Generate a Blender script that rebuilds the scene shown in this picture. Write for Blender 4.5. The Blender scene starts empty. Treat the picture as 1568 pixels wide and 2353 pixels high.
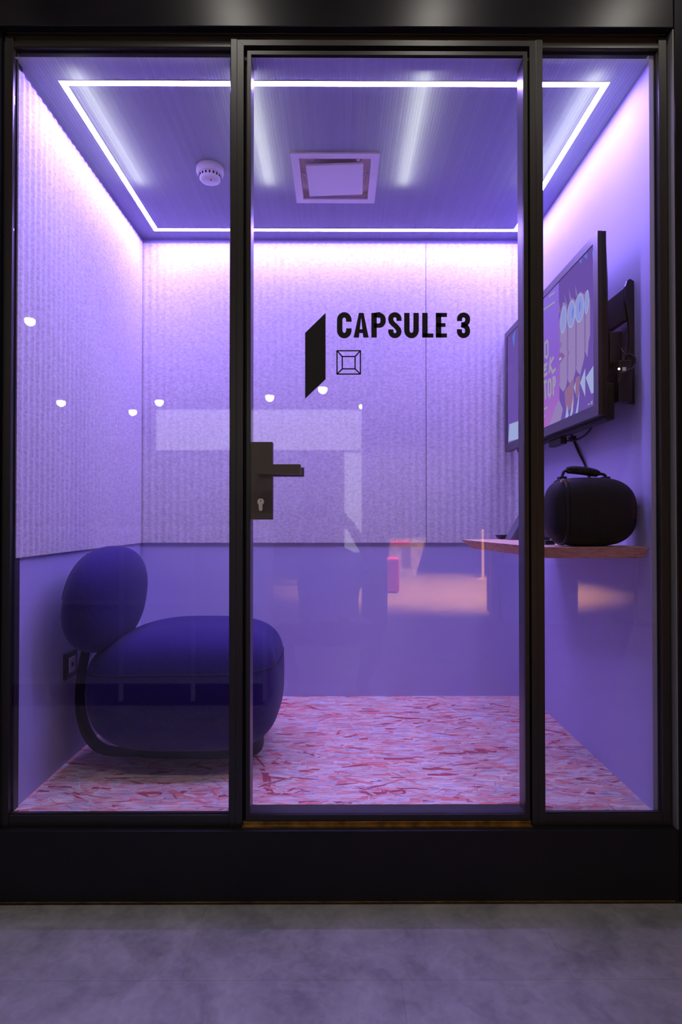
import bpy, bmesh, math, random
from mathutils import Vector, Matrix

random.seed(7)
S = bpy.context.scene
COL = S.collection
F = 1350.0            # focal length in photo pixels (1568 wide)
CZ = 1.082             # camera height above the hall floor
CD = 1.6875           # camera to glass

# ------------------------------------------------------------------ camera
cd = bpy.data.cameras.new('camera')
cam = bpy.data.objects.new('camera', cd); COL.objects.link(cam)
cd.sensor_fit = 'HORIZONTAL'; cd.sensor_width = 24.0
cd.lens = F / 1568.0 * 24.0
cam.location = (0, -CD, CZ)
PITCH_C, YAW_C = math.radians(90.66), math.radians(-0.22)
cam.rotation_euler = (PITCH_C, 0, YAW_C)
cd.clip_start = 0.02; cd.clip_end = 100
cd.dof.use_dof = True; cd.dof.focus_distance = 1.8; cd.dof.aperture_fstop = 3.2
S.camera = cam

# ------------------------------------------------------------------ world, exposure
w = bpy.data.worlds.new('world'); S.world = w; w.use_nodes = True
w.node_tree.nodes['Background'].inputs[0].default_value = (0.5, 0.5, 0.6, 1)
w.node_tree.nodes['Background'].inputs[1].default_value = 0.01
S.view_settings.view_transform = 'Standard'; S.view_settings.look = 'None'
S.view_settings.exposure = 0.0; S.view_settings.gamma = 1.0
S.view_settings.use_curve_mapping = False

LED_COL = (0.40, 0.265, 1.0)
LED_STRENGTH = 152.0
TUBE_STRENGTH = 8.5

# ------------------------------------------------------------------ node helpers
def newmat(name):
    m = bpy.data.materials.new(name); m.use_nodes = True
    nt = m.node_tree; nt.nodes.clear()
    out = nt.nodes.new('ShaderNodeOutputMaterial')
    return m, nt, out
def N(nt, typ, **kw):
    n = nt.nodes.new(typ)
    for k, v in kw.items(): setattr(n, k, v)
    return n
def rgb(c): return (c[0], c[1], c[2], 1.0)
def plain(name, col, rough=0.5, metal=0.0, spec=0.5, noise=None, bump=None):
    """principled; noise=(scale, amount) varies the colour, bump=(scale, strength, dist)"""
    m, nt, out = newmat(name)
    p = N(nt, 'ShaderNodeBsdfPrincipled')
    p.inputs['Base Color'].default_value = rgb(col)
    p.inputs['Roughness'].default_value = rough
    p.inputs['Metallic'].default_value = metal
    p.inputs['Specular IOR Level'].default_value = spec
    nt.links.new(p.outputs[0], out.inputs[0])
    tc = N(nt, 'ShaderNodeTexCoord')
    if noise:
        nz = N(nt, 'ShaderNodeTexNoise'); nz.inputs['Scale'].default_value = noise[0]; nz.inputs['Detail'].default_value = 6
        nt.links.new(tc.outputs['Object'], nz.inputs['Vector'])
        r = N(nt, 'ShaderNodeMapRange')
        r.inputs[1].default_value = 0.3; r.inputs[2].default_value = 0.7
        r.inputs[3].default_value = 1 - noise[1]; r.inputs[4].default_value = 1 + noise[1]
        nt.links.new(nz.outputs[0], r.inputs[0])
        mx = N(nt, 'ShaderNodeVectorMath', operation='SCALE'); mx.inputs[0].default_value = col
        nt.links.new(r.outputs[0], mx.inputs['Scale'])
        nt.links.new(mx.outputs[0], p.inputs['Base Color'])
    if bump:
        nb = N(nt, 'ShaderNodeTexNoise'); nb.inputs['Scale'].default_value = bump[0]; nb.inputs['Detail'].default_value = 4
        nt.links.new(tc.outputs['Object'], nb.inputs['Vector'])
        b = N(nt, 'ShaderNodeBump'); b.inputs['Strength'].default_value = bump[1]; b.inputs['Distance'].default_value = bump[2]
        nt.links.new(nb.outputs[0], b.inputs['Height']); nt.links.new(b.outputs[0], p.inputs['Normal'])
    return m
def emit(name, col, strength):
    m, nt, out = newmat(name)
    e = N(nt, 'ShaderNodeEmission'); e.inputs[0].default_value = rgb(col); e.inputs[1].default_value = strength
    nt.links.new(e.outputs[0], out.inputs[0]); return m

M = {}
M['frame'] = plain('satin_black_metal', (0.032, 0.030, 0.029), 0.36, 0.0, 0.5)
M['kick'] = plain('black_panel', (0.012, 0.012, 0.013), 0.45, 0.0, 0.35, noise=(3, 0.2))
M['fascia'] = plain('fascia_panel', (0.015, 0.015, 0.022), 0.27, 0.0, 0.17, noise=(4, 0.25))
M['gasket'] = plain('gasket_black', (0.006, 0.006, 0.007), 0.7)
M['edge_grey'] = plain('grey_edge_profile', (0.34, 0.34, 0.33), 0.5)
M['brass'] = plain('worn_brass', (0.55, 0.36, 0.10), 0.35, 0.9, 0.5, noise=(30, 0.45))
M['wall'] = plain('painted_wall', (0.48, 0.47, 0.73), 0.62, 0, 0.3, bump=(180, 0.06, 0.002))
M['plastic_white'] = plain('white_plastic', (0.80, 0.79, 0.80), 0.45, 0, 0.4)
M['dark'] = plain('dark_hole', (0.01, 0.01, 0.011), 0.8)
M['blocker'] = plain('blocker_inside', (0.10, 0.10, 0.10), 0.8)
M['vent_in'] = plain('duct_inside', (0.85, 0.74, 0.66), 0.7)
M['black_plastic'] = plain('black_plastic', (0.016, 0.015, 0.018), 0.38, 0, 0.5)
M['black_matt'] = plain('black_matt_plastic', (0.012, 0.011, 0.013), 0.6, 0, 0.4)
M['tv_bezel'] = plain('tv_bezel', (0.05, 0.05, 0.055), 0.28, 0, 0.5)
M['handle'] = plain('black_handle', (0.115, 0.102, 0.084), 0.42, 0.0, 0.5, bump=(900, 0.05, 0.0005))
M['steel'] = plain('cylinder_steel', (0.75, 0.66, 0.62), 0.28, 1.0)
M['fabric_case'] = plain('case_shell_fabric', (0.020, 0.018, 0.022), 0.75, 0, 0.25, bump=(700, 0.25, 0.001))
M['vinyl'] = plain('black_vinyl', (0.010, 0.010, 0.012), 0.45, 0, 0.4)
M['tablet'] = plain('slate_stand', (0.12, 0.12, 0.16), 0.5)
M['white_print'] = plain('white_print', (0.8, 0.8, 0.8), 0.5)
M['led'] = emit('led_diffuser', LED_COL, LED_STRENGTH)
M['tube'] = emit('streak_glow', (0.93, 1.0, 0.93), TUBE_STRENGTH)
M['lamp'] = emit('downlight_lens', (1.0, 0.93, 0.86), 60.0)
M['hall_wall'] = plain('hall_wall', (0.22, 0.21, 0.22), 0.8, noise=(2, 0.2))
M['hall_ceiling'] = plain('hall_ceiling', (0.05, 0.05, 0.055), 0.9)
M['hall_white'] = plain('hall_white', (0.80, 0.80, 0.80), 0.7)
M['pilot'] = emit('pilot_light', (0.9, 1.0, 0.95), 14.0)

# fabric of the armchair: fine diagonal twill
def fabric(name, col):
    m, nt, out = newmat(name)
    p = N(nt, 'ShaderNodeBsdfPrincipled'); p.inputs['Roughness'].default_value = 0.85
    p.inputs['Specular IOR Level'].default_value = 0.15
    p.inputs['Sheen Weight'].default_value = 0.12; p.inputs['Sheen Roughness'].default_value = 0.5
    tc = N(nt, 'ShaderNodeTexCoord')
    wv = N(nt, 'ShaderNodeTexWave', wave_type='BANDS', bands_direction='DIAGONAL')
    wv.inputs['Scale'].default_value = 70; wv.inputs['Distortion'].default_value = 0.25
    wv.inputs['Detail'].default_value = 2; wv.inputs['Detail Scale'].default_value = 6
    nt.links.new(tc.outputs['Object'], wv.inputs['Vector'])
    cr = N(nt, 'ShaderNodeMix', data_type='RGBA')
    cr.inputs[6].default_value = rgb([c * 0.72 for c in col]); cr.inputs[7].default_value = rgb([c * 1.2 for c in col])
    nt.links.new(wv.outputs[0], cr.inputs[0]); nt.links.new(cr.outputs[2], p.inputs['Base Color'])
    b = N(nt, 'ShaderNodeBump'); b.inputs['Strength'].default_value = 0.35; b.inputs['Distance'].default_value = 0.0015
    nt.links.new(wv.outputs[0], b.inputs['Height']); nt.links.new(b.outputs[0], p.inputs['Normal'])
    nt.links.new(p.outputs[0], out.inputs[0]); return m
M['fabric'] = fabric('navy_twill', (0.026, 0.013, 0.135))
M['seam'] = plain('seam_thread', (0.012, 0.01, 0.03), 0.8)

# felt: mottled grey fibres
def felt(name):
    m, nt, out = newmat(name)
    p = N(nt, 'ShaderNodeBsdfPrincipled'); p.inputs['Roughness'].default_value = 0.95; p.inputs['Specular IOR Level'].default_value = 0.1
    tc = N(nt, 'ShaderNodeTexCoord')
    mp = N(nt, 'ShaderNodeMapping'); mp.inputs['Scale'].default_value = (1, 1, 1.6)
    nt.links.new(tc.outputs['Object'], mp.inputs[0])
    a = N(nt, 'ShaderNodeTexNoise'); a.inputs['Scale'].default_value = 210; a.inputs['Detail'].default_value = 6; a.inputs['Roughness'].default_value = 0.7
    a.inputs['Distortion'].default_value = 1.5
    b = N(nt, 'ShaderNodeTexNoise'); b.inputs['Scale'].default_value = 75; b.inputs['Detail'].default_value = 5
    nt.links.new(mp.outputs[0], a.inputs['Vector']); nt.links.new(mp.outputs[0], b.inputs['Vector'])
    ad = N(nt, 'ShaderNodeMix', data_type='FLOAT'); ad.inputs[0].default_value = 0.4
    nt.links.new(a.outputs[0], ad.inputs[2]); nt.links.new(b.outputs[0], ad.inputs[3])
    rp = N(nt, 'ShaderNodeValToRGB')
    rp.color_ramp.elements[0].position = 0.34; rp.color_ramp.elements[0].color = (0.46, 0.45, 0.47, 1)
    rp.color_ramp.elements[1].position = 0.62; rp.color_ramp.elements[1].color = (0.84, 0.82, 0.83, 1)
    nt.links.new(ad.outputs[0], rp.inputs[0]); nt.links.new(rp.outputs[0], p.inputs['Base Color'])
    bp = N(nt, 'ShaderNodeBump'); bp.inputs['Strength'].default_value = 0.4; bp.inputs['Distance'].default_value = 0.002
    nt.links.new(a.outputs[0], bp.inputs['Height']); nt.links.new(bp.outputs[0], p.inputs['Normal'])
    nt.links.new(p.outputs[0], out.inputs[0]); return m
M['felt'] = felt('grey_felt')

# OSB: colour comes from each flake's own attribute, plus fine grain
def osb(name, attr=True, base=(0.80, 0.58, 0.40)):
    m, nt, out = newmat(name)
    p = N(nt, 'ShaderNodeBsdfPrincipled'); p.inputs['Roughness'].default_value = 0.55; p.inputs['Specular IOR Level'].default_value = 0.3
    tc = N(nt, 'ShaderNodeTexCoord')
    mp = N(nt, 'ShaderNodeMapping'); mp.inputs['Scale'].default_value = (18, 160, 40)
    nt.links.new(tc.outputs['Object'], mp.inputs[0])
    nz = N(nt, 'ShaderNodeTexNoise'); nz.inputs['Scale'].default_value = 1.0; nz.inputs['Detail'].default_value = 6; nz.inputs['Distortion'].default_value = 0.6
    nt.links.new(mp.outputs[0], nz.inputs['Vector'])
    r = N(nt, 'ShaderNodeMapRange'); r.inputs[1].default_value = 0.3; r.inputs[2].default_value = 0.7
    r.inputs[3].default_value = 0.74; r.inputs[4].default_value = 1.16
    nt.links.new(nz.outputs[0], r.inputs[0])
    sc = N(nt, 'ShaderNodeVectorMath', operation='SCALE')
    if attr:
        at = N(nt, 'ShaderNodeAttribute', attribute_name='flake_colour')
        nt.links.new(at.outputs['Color'], sc.inputs[0])
    else:
        sc.inputs[0].default_value = base
    nt.links.new(r.outputs[0], sc.inputs['Scale'])
    nt.links.new(sc.outputs[0], p.inputs['Base Color'])
    nt.links.new(p.outputs[0], out.inputs[0]); return m
M['osb_flake'] = osb('osb_flakes', True)
M['osb_base'] = osb('osb_base', False)

def shelf_wood(name, base, lo, hi, sc3):
    m, nt, out = newmat(name)
    p = N(nt, 'ShaderNodeBsdfPrincipled'); p.inputs['Roughness'].default_value = 0.6; p.inputs['Specular IOR Level'].default_value = 0.3
    tc = N(nt, 'ShaderNodeTexCoord')
    mp = N(nt, 'ShaderNodeMapping'); mp.inputs['Scale'].default_value = sc3
    nt.links.new(tc.outputs['Object'], mp.inputs[0])
    nz = N(nt, 'ShaderNodeTexNoise'); nz.inputs['Scale'].default_value = 1; nz.inputs['Detail'].default_value = 8; nz.inputs['Roughness'].default_value = 0.7
    nt.links.new(mp.outputs[0], nz.inputs['Vector'])
    rp = N(nt, 'ShaderNodeValToRGB')
    rp.color_ramp.elements[0].position = 0.30; rp.color_ramp.elements[0].color = rgb(lo)
    rp.color_ramp.elements[1].position = 0.62; rp.color_ramp.elements[1].color = rgb(hi)
    e = rp.color_ramp.elements.new(0.46); e.color = rgb(base)
    nt.links.new(nz.outputs[0], rp.inputs[0]); nt.links.new(rp.outputs[0], p.inputs['Base Color'])
    nt.links.new(p.outputs[0], out.inputs[0]); return m
M['shelf_edge'] = shelf_wood('shelf_edge_strands', (0.72, 0.38, 0.24), (0.22, 0.08, 0.06), (0.88, 0.56, 0.36), (28, 28, 330))
M['shelf_top'] = shelf_wood('shelf_top_strands', (0.74, 0.54, 0.36), (0.55, 0.28, 0.16), (0.86, 0.68, 0.48), (26, 110, 50))

# vinyl concrete-look floor outside
def concrete(name):
    m, nt, out = newmat(name)
    p = N(nt, 'ShaderNodeBsdfPrincipled'); p.inputs['Roughness'].default_value = 0.42; p.inputs['Specular IOR Level'].default_value = 0.4
    ge = N(nt, 'ShaderNodeNewGeometry')
    a = N(nt, 'ShaderNodeTexNoise'); a.inputs['Scale'].default_value = 5.5; a.inputs['Detail'].default_value = 7; a.inputs['Roughness'].default_value = 0.62; a.inputs['Distortion'].default_value = 0.5
    b = N(nt, 'ShaderNodeTexNoise'); b.inputs['Scale'].default_value = 26; b.inputs['Detail'].default_value = 6; b.inputs['Distortion'].default_value = 1.0
    nt.links.new(ge.outputs['Position'], a.inputs['Vector']); nt.links.new(ge.outputs['Position'], b.inputs['Vector'])
    mx = N(nt, 'ShaderNodeMix', data_type='FLOAT'); mx.inputs[0].default_value = 0.3
    nt.links.new(a.outputs[0], mx.inputs[2]); nt.links.new(b.outputs[0], mx.inputs[3])
    rp = N(nt, 'ShaderNodeValToRGB')
    rp.color_ramp.elements[0].position = 0.34; rp.color_ramp.elements[0].color = (0.24, 0.235, 0.24, 1)
    rp.color_ramp.elements[1].position = 0.66; rp.color_ramp.elements[1].color = (0.50, 0.49, 0.49, 1)
    nt.links.new(mx.outputs[0], rp.inputs[0]); nt.links.new(rp.outputs[0], p.inputs['Base Color'])
    nt.links.new(p.outputs[0], out.inputs[0]); return m
M['concrete'] = concrete('concrete_vinyl')

# clear glass: reflection by the angle to the surface, the rest straight through
def glass(name, f0=0.055):
    m, nt, out = newmat(name)
    lw = N(nt, 'ShaderNodeLayerWeight'); lw.inputs[0].default_value = 0.5
    pw = N(nt, 'ShaderNodeMath', operation='POWER'); pw.inputs[1].default_value = 5
    nt.links.new(lw.outputs['Facing'], pw.inputs[0])
    ma = N(nt, 'ShaderNodeMath', operation='MULTIPLY_ADD'); ma.inputs[1].default_value = 1 - f0; ma.inputs[2].default_value = f0
    nt.links.new(pw.outputs[0], ma.inputs[0])
    t = N(nt, 'ShaderNodeBsdfTransparent'); t.inputs[0].default_value = (0.99, 0.995, 0.992, 1)
    g = N(nt, 'ShaderNodeBsdfGlossy'); g.inputs['Roughness'].default_value = 0.0
    mx = N(nt, 'ShaderNodeMixShader')
    nt.links.new(ma.outputs[0], mx.inputs[0]); nt.links.new(t.outputs[0], mx.inputs[1]); nt.links.new(g.outputs[0], mx.inputs[2])
    nt.links.new(mx.outputs[0], out.inputs[0]); return m
M['glass'] = glass('clear_glass')

# twin-wall polycarbonate ceiling sheet: each cell passes a little more or less light
def polycarb(name):
    m, nt, out = newmat(name)
    ge = N(nt, 'ShaderNodeNewGeometry')
    sx = N(nt, 'ShaderNodeSeparateXYZ'); nt.links.new(ge.outputs['Position'], sx.inputs[0])
    dv = N(nt, 'ShaderNodeMath', operation='DIVIDE'); dv.inputs[1].default_value = 0.0105; nt.links.new(sx.outputs[0], dv.inputs[0])
    fl = N(nt, 'ShaderNodeMath', operation='FLOOR'); nt.links.new(dv.outputs[0], fl.inputs[0])
    wn = N(nt, 'ShaderNodeTexWhiteNoise', noise_dimensions='1D'); nt.links.new(fl.outputs[0], wn.inputs['W'])
    r = N(nt, 'ShaderNodeMapRange'); r.inputs[3].default_value = 0.74; r.inputs[4].default_value = 0.90
    nt.links.new(wn.outputs[0], r.inputs[0])
    cc = N(nt, 'ShaderNodeCombineColor')
    for i in range(3): nt.links.new(r.outputs[0], cc.inputs[i])
    tl = N(nt, 'ShaderNodeBsdfTranslucent'); nt.links.new(cc.outputs[0], tl.inputs[0])
    df = N(nt, 'ShaderNodeBsdfPrincipled'); df.inputs['Base Color'].default_value = (0.36, 0.35, 0.56, 1); df.inputs['Roughness'].default_value = 0.5
    mx = N(nt, 'ShaderNodeMixShader'); mx.inputs[0].default_value = 0.30
    nt.links.new(df.outputs[0], mx.inputs[1]); nt.links.new(tl.outputs[0], mx.inputs[2])
    nt.links.new(mx.outputs[0], out.inputs[0]); return m
M['polycarb'] = polycarb('twinwall_sheet')

# ------------------------------------------------------------------ mesh helpers
_ROT = Matrix.Rotation(YAW_C, 3, 'Z') @ Matrix.Rotation(PITCH_C, 3, 'X')
def ray(px, py):
    v = _ROT @ Vector(((px - 784.0) / F, (1176.5 - py) / F, -1.0)); return v.x / v.y, v.z / v.y
def X(px, D=CD, py=1182.0): return ray(px, py)[0] * D
def Z(py, D=CD, px=784.0): return CZ + ray(px, py)[1] * D
def Y(D): return D - CD

def box(bm, x0, x1, y0, y1, z0, z1, bev=0.0, mi=0):
    vs = [bm.verts.new((x, y, z)) for x in (x0, x1) for y in (y0, y1) for z in (z0, z1)]
    idx = [(0, 1, 3, 2), (4, 6, 7, 5), (0, 4, 5, 1), (2, 3, 7, 6), (0, 2, 6, 4), (1, 5, 7, 3)]
    fs = []
    for q in idx:
        f = bm.faces.new([vs[i] for i in q]); f.material_index = mi; fs.append(f)
    if bev > 0:
        es = list({e for f in fs for e in f.edges})
        r = bmesh.ops.bevel(bm, geom=es, offset=bev, segments=2, affect='EDGES', profile=0.6)
        for f in r['faces']: f.material_index = mi
    return vs
def prism(bm, pts, axis, a0, a1, mi=0, pts1=None):
    """extrude a 2D polygon (pts) along axis 'x','y','z' from a0 to a1"""
    def P(p, a):
        return {'x': (a, p[0], p[1]), 'y': (p[0], a, p[1]), 'z': (p[0], p[1], a)}[axis]
    A = [bm.verts.new(P(p, a0)) for p in pts]; B = [bm.verts.new(P(p, a1)) for p in (pts1 or pts)]
    n = len(pts); fs = [bm.faces.new(A), bm.faces.new(B[::-1])]
    for i in range(n): fs.append(bm.faces.new((A[i], B[i], B[(i + 1) % n], A[(i + 1) % n])))
    for f in fs: f.material_index = mi
    return fs
def tube(bm, pts, r, seg=8, cap=True, radii=None):
    pts = [Vector(p) for p in pts]; rings = []
    up = Vector((0, 0, 1)); prev = None
    for i, p in enumerate(pts):
        t = (pts[min(i + 1, len(pts) - 1)] - pts[max(i - 1, 0)]).normalized()
        if prev is None:
            a = up if abs(t.dot(up)) < 0.9 else Vector((1, 0, 0))
            u = t.cross(a).normalized()
        else:
            u = (prev - t * prev.dot(t)).normalized()
        prev = u; v = t.cross(u).normalized()
        rr = radii[i] if radii else r
        rings.append([bm.verts.new(p + rr * (math.cos(2 * math.pi * k / seg) * u + math.sin(2 * math.pi * k / seg) * v)) for k in range(seg)])
    for a, b in zip(rings, rings[1:]):
        for k in range(seg): bm.faces.new((a[k], a[(k + 1) % seg], b[(k + 1) % seg], b[k]))
    if cap: bm.faces.new(rings[0][::-1]); bm.faces.new(rings[-1])
def smooth_path(pts, n=8):
    pts = [Vector(p) for p in pts]; out = []
    for i in range(len(pts) - 1):
        p0 = pts[max(i - 1, 0)]; p1 = pts[i]; p2 = pts[i + 1]; p3 = pts[min(i + 2, len(pts) - 1)]
        for k in range(n):
            t = k / n
            out.append(0.5 * ((2 * p1) + (-p0 + p2) * t + (2 * p0 - 5 * p1 + 4 * p2 - p3) * t * t + (-p0 + 3 * p1 - 3 * p2 + p3) * t ** 3))
    out.append(pts[-1]); return out
def lathe(bm, prof, c, seg=32, mi=0):
    """profile (r, z) rotated about the vertical axis through c"""
    rings = []
    for r, z in prof:
        if r < 1e-6: rings.append([bm.verts.new((c[0], c[1], c[2] + z))])
        else: rings.append([bm.verts.new((c[0] + r * math.cos(2 * math.pi * k / seg), c[1] + r * math.sin(2 * math.pi * k / seg), c[2] + z)) for k in range(seg)])
    for a, b in zip(rings, rings[1:]):
        for k in range(seg):
            k2 = (k + 1) % seg
            if len(a) == 1: f = bm.faces.new((a[0], b[k2], b[k]))
            elif len(b) == 1: f = bm.faces.new((a[k], a[k2], b[0]))
            else: f = bm.faces.new((a[k], a[k2], b[k2], b[k]))
            f.material_index = mi
def sgnpow(v, e): return math.copysign(abs(v) ** e, v)

def obj(name, bm, mat, parent=None, smooth=False, recalc=True):
    if recalc: bmesh.ops.recalc_face_normals(bm, faces=bm.faces[:])
    me = bpy.data.meshes.new(name); bm.to_mesh(me); bm.free()
    for m in (mat if isinstance(mat, (list, tuple)) else [mat]): me.materials.append(M[m] if isinstance(m, str) else m)
    if smooth:
        for p in me.polygons: p.use_smooth = True
        if smooth != True and smooth: me.set_sharp_from_angle(angle=math.radians(smooth))
    o = bpy.data.objects.new(name, me); COL.objects.link(o)
    if parent:
        o.parent = parent; o.matrix_parent_inverse = parent.matrix_world.inverted()
    return o
def part(name, mat, parent, boxes, bev=0.0, smooth=False):
    bm = bmesh.new()
    for b in boxes: box(bm, *b, bev=bev)
    return obj(name, bm, mat, parent, smooth)
def empty(name, loc=(0, 0, 0)):
    o = bpy.data.objects.new(name, None); COL.objects.link(o); o.location = loc
    o.empty_display_size = 0.1
    bpy.context.view_layer.update()
    return o
def tag(o, label=None, cat=None, group=None, kind=None):
    if label: o['label'] = label
    if cat: o['category'] = cat
    if group: o['group'] = group
    if kind: o['kind'] = kind
    return o
def struct(o, label=None, cat=None): return tag(o, label, cat, None, 'structure')

# key dimensions
FL = CZ - 0.843          # capsule floor top
CL = CZ + 1.335           # capsule ceiling underside
WL, WR = -0.942, 0.907   # side walls
YB = Y(2.800)            # back wall
ZP = CZ - 0.1135          # lower edge of the felt panels
HALL_H = 3.45

# ------------------------------------------------------------------ capsule shell
o = part('wall_left', 'wall', None, [(WL - 0.05, WL, 0.012, YB + 0.05, FL - 0.02, CL + 0.10)])
struct(o, 'lilac painted left side wall of the booth below the felt panel', 'wall')
o = part('wall_right', 'wall', None, [(WR, WR + 0.04, 0.012, YB + 0.05, FL - 0.02, CL + 0.10)])
struct(o, 'smooth painted right side wall of the booth behind the television', 'wall')
o = part('wall_back', 'wall', None, [(WL, WR, YB, YB + 0.05, FL - 0.02, CL + 0.10)])
struct(o, 'smooth painted back wall of the booth below the felt panels', 'wall')

# chipboard floor with its flakes
fl = part('floor', 'osb_base', None, [(WL, WR, 0.056, YB, FL - 0.02, FL), (WL, -0.306, 0.012, 0.056, FL - 0.02, FL), (0.59, WR, 0.012, 0.056, FL - 0.02, FL)])
struct(fl, 'pale oriented strand board floor inside the booth', 'floor')
def flakes(n, x0, x1, y0, y1, z, seed, zmax=0.0005, amp=1.0):
    rnd = random.Random(seed)
    verts, faces, cols = [], [], []
    pal = [((0.92, 0.80, 0.68), 30), ((0.92, 0.66, 0.54), 24), ((0.95, 0.50, 0.42), 22), ((0.68, 0.62, 0.66), 7),
           ((0.94, 0.33, 0.27), 11), ((0.92, 0.58, 0.50), 8), ((0.56, 0.10, 0.12), 4)]
    names = [p[0] for p in pal]; wts = [p[1] for p in pal]
    for i in range(n):
        t = i / n
        if t < 0.46: L = rnd.uniform(0.06, 0.19); W = rnd.uniform(0.014, 0.042)
        elif t < 0.60: L = rnd.uniform(0.03, 0.11); W = rnd.uniform(0.005, 0.020)
        else: L = rnd.uniform(0.006, 0.05); W = rnd.uniform(0.0007, 0.0030)
        ang = rnd.gauss(0, 0.30) if rnd.random() < 0.86 else rnd.uniform(-1.5, 1.5)
        c = rnd.choices(names, wts)[0]
        if t >= 0.60: c = rnd.choice([(0.50, 0.11, 0.12), (0.88, 0.30, 0.24), (0.92, 0.48, 0.38), (0.80, 0.24, 0.20), (0.80, 0.72, 0.62), (0.30, 0.16, 0.22), (0.86, 0.80, 0.68)])
        if 0.55 < t < 0.60 and rnd.random() < 0.16: c = (0.55, 0.11, 0.09)
        j = rnd.uniform(0.92, 1.08); c = [min(0.92, v * j) for v in c]
        cx, cy = rnd.uniform(x0, x1), rnd.uniform(y0, y1)
        zz = z + 0.00003 + zmax * t * rnd.uniform(0.75, 1.0)
        ca, sa = math.cos(ang), math.sin(ang)
        k = rnd.choice((2, 3, 4)); top = []; bot = []
        for s in range(k + 1):
            u = -L / 2 + L * s / k
            wv = rnd.uniform(0.75, 1.0) if 0 < s < k else rnd.uniform(0.15, 0.9)
            sh = rnd.uniform(-0.25, 0.25) * W
            top.append((u + rnd.uniform(-.05, .05) * L / k, wv * W / 2 + sh)); bot.append((u, -wv * W / 2 + sh))
        ring = bot + top[::-1]; base = len(verts); ok = True; P = []
        for u, v in ring:
            px, py = cx + u * ca - v * sa, cy + u * sa + v * ca
            P.append((min(max(px, x0), x1), min(max(py, y0), y1), zz))
        verts += P; faces.append(list(range(base, base + len(ring)))); cols.append(c)
    me = bpy.data.meshes.new('flakes'); me.from_pydata(verts, [], faces)
    at = me.attributes.new('flake_colour', 'FLOAT_COLOR', 'FACE')
    for i, c in enumerate(cols): at.data[i].color = (c[0], c[1], c[2], 1)
    me.materials.append(M['osb_flake'])
    return me
for nm, n, a in (('flakes', 12000, (WL, WR, 0.056, YB)), ('flakes', 200, (WL, -0.306, 0.012, 0.0558)), ('flakes', 120, (0.59, WR, 0.012, 0.0558))):
    o = bpy.data.objects.new('strand_flakes', flakes(n, *a, FL, n)); COL.objects.link(o); o.parent = fl; o['kind'] = 'stuff'

# ceiling: ribbed twin-wall sheet with an opening for the vent
VX0, VX1, VY0, VY1 = -0.158, 0.131, Y(2.14), Y(2.42)
def ceiling_mesh():
    bm = bmesh.new(); p = 0.0105
    n0 = int(math.floor(WL / p)); n1 = int(math.ceil(WR / p)); xs = []
    for k in range(n0, n1 + 1):
        for u, dz in ((0.0, 0.0), (0.12, 0.0007), (0.88, 0.0007)):
            x = (k + u) * p
            if WL < x < WR: xs.append((x, dz))
    xs = [(WL, 0.0)] + xs + [(WR, 0.0)]
    ys = [0.0, VY0, VY1, YB]
    vs = [[bm.verts.new((x, y, CL + dz)) for y in ys] for x, dz in xs]
    for i in range(len(xs) - 1):
        xm = (xs[i][0] + xs[i + 1][0]) / 2
        for j in range(3):
            if j == 1 and VX0 < xm < VX1: continue
            bm.faces.new((vs[i][j], vs[i][j + 1], vs[i + 1][j + 1], vs[i + 1][j]))
    return bm
ce = obj('ceiling', ceiling_mesh(), 'polycarb')
struct(ce, 'ribbed translucent ceiling sheet of the booth', 'ceiling')
o = part('ceiling_blocker', 'blocker', None, [(WL - 0.05, WR + 0.05, -0.02, YB + 0.05, CL + 0.101, CL + 0.13)])  # added lid, keeps the hall spots from leaking through the sheet
struct(o, 'added opaque roof above the translucent sheet', 'blocker')

# added tubes above the sheet, standing in for the hall spots behind its streaks
for k, x in enumerate((-0.790, -0.278, 0.258, 0.778)):
    t = empty('streak_tube', (x, 0.3, CL + 0.10))
    where = ['nearest the left wall', 'left of the air vent', 'right of the air vent', 'nearest the right wall'][k]
    tag(t, 'added white tube standing in for hall spots over the ceiling sheet, ' + where, 'lamp', 'added tubes above the ceiling')
    part('housing', 'plastic_white', t, [(x - 0.02, x + 0.02, 0.046, 0.66, CL + 0.055, CL + 0.1005)], 0.003)
    bm = bmesh.new(); tube(bm, [(x, 0.048, CL + 0.028), (x, 0.645, CL + 0.028)], 0.008, 10)
    obj('tube', bm, 'tube', t, True)

# ------------------------------------------------------------------ front: fascia, kick, surround
fz = Z(61, 1.6575)
KT = CZ - 0.8755
o = part('trim_1', 'fascia', None, [(-1.30, 0.9565, -0.030, 0.02, fz, 2.95)], 0.002)
struct(o, 'dark satin fascia panel above the glazed front', 'fascia')
o = part('trim_2', 'fascia', None, [(0.958, 1.60, -0.030, 0.02, 0.008, 2.95)], 0.002)
struct(o, 'dark surround panel beside the right side light', 'panel')
e = part('edge_profile', 'edge_grey', o, [(0.9545, 0.9578, -0.027, 0.012, KT, fz - 0.002)])
o = part('trim_3', 'fascia', None, [(-1.60, -0.966, -0.030, 0.02, 0.008, fz)], 0.002)
struct(o, 'dark surround panel beside the left side light', 'panel')
o = part('baseboard_front', 'kick', None, [(-0.965, 0.957, -0.030, 0.05, 0.010, KT)], 0.0022)
struct(o, 'black kick panel under the glazed front', 'panel')
e = part('wood_packer', 'brass', o, [(-0.96, 0.95, -0.022, 0.04, 0.002, 0.0105)])

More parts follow.
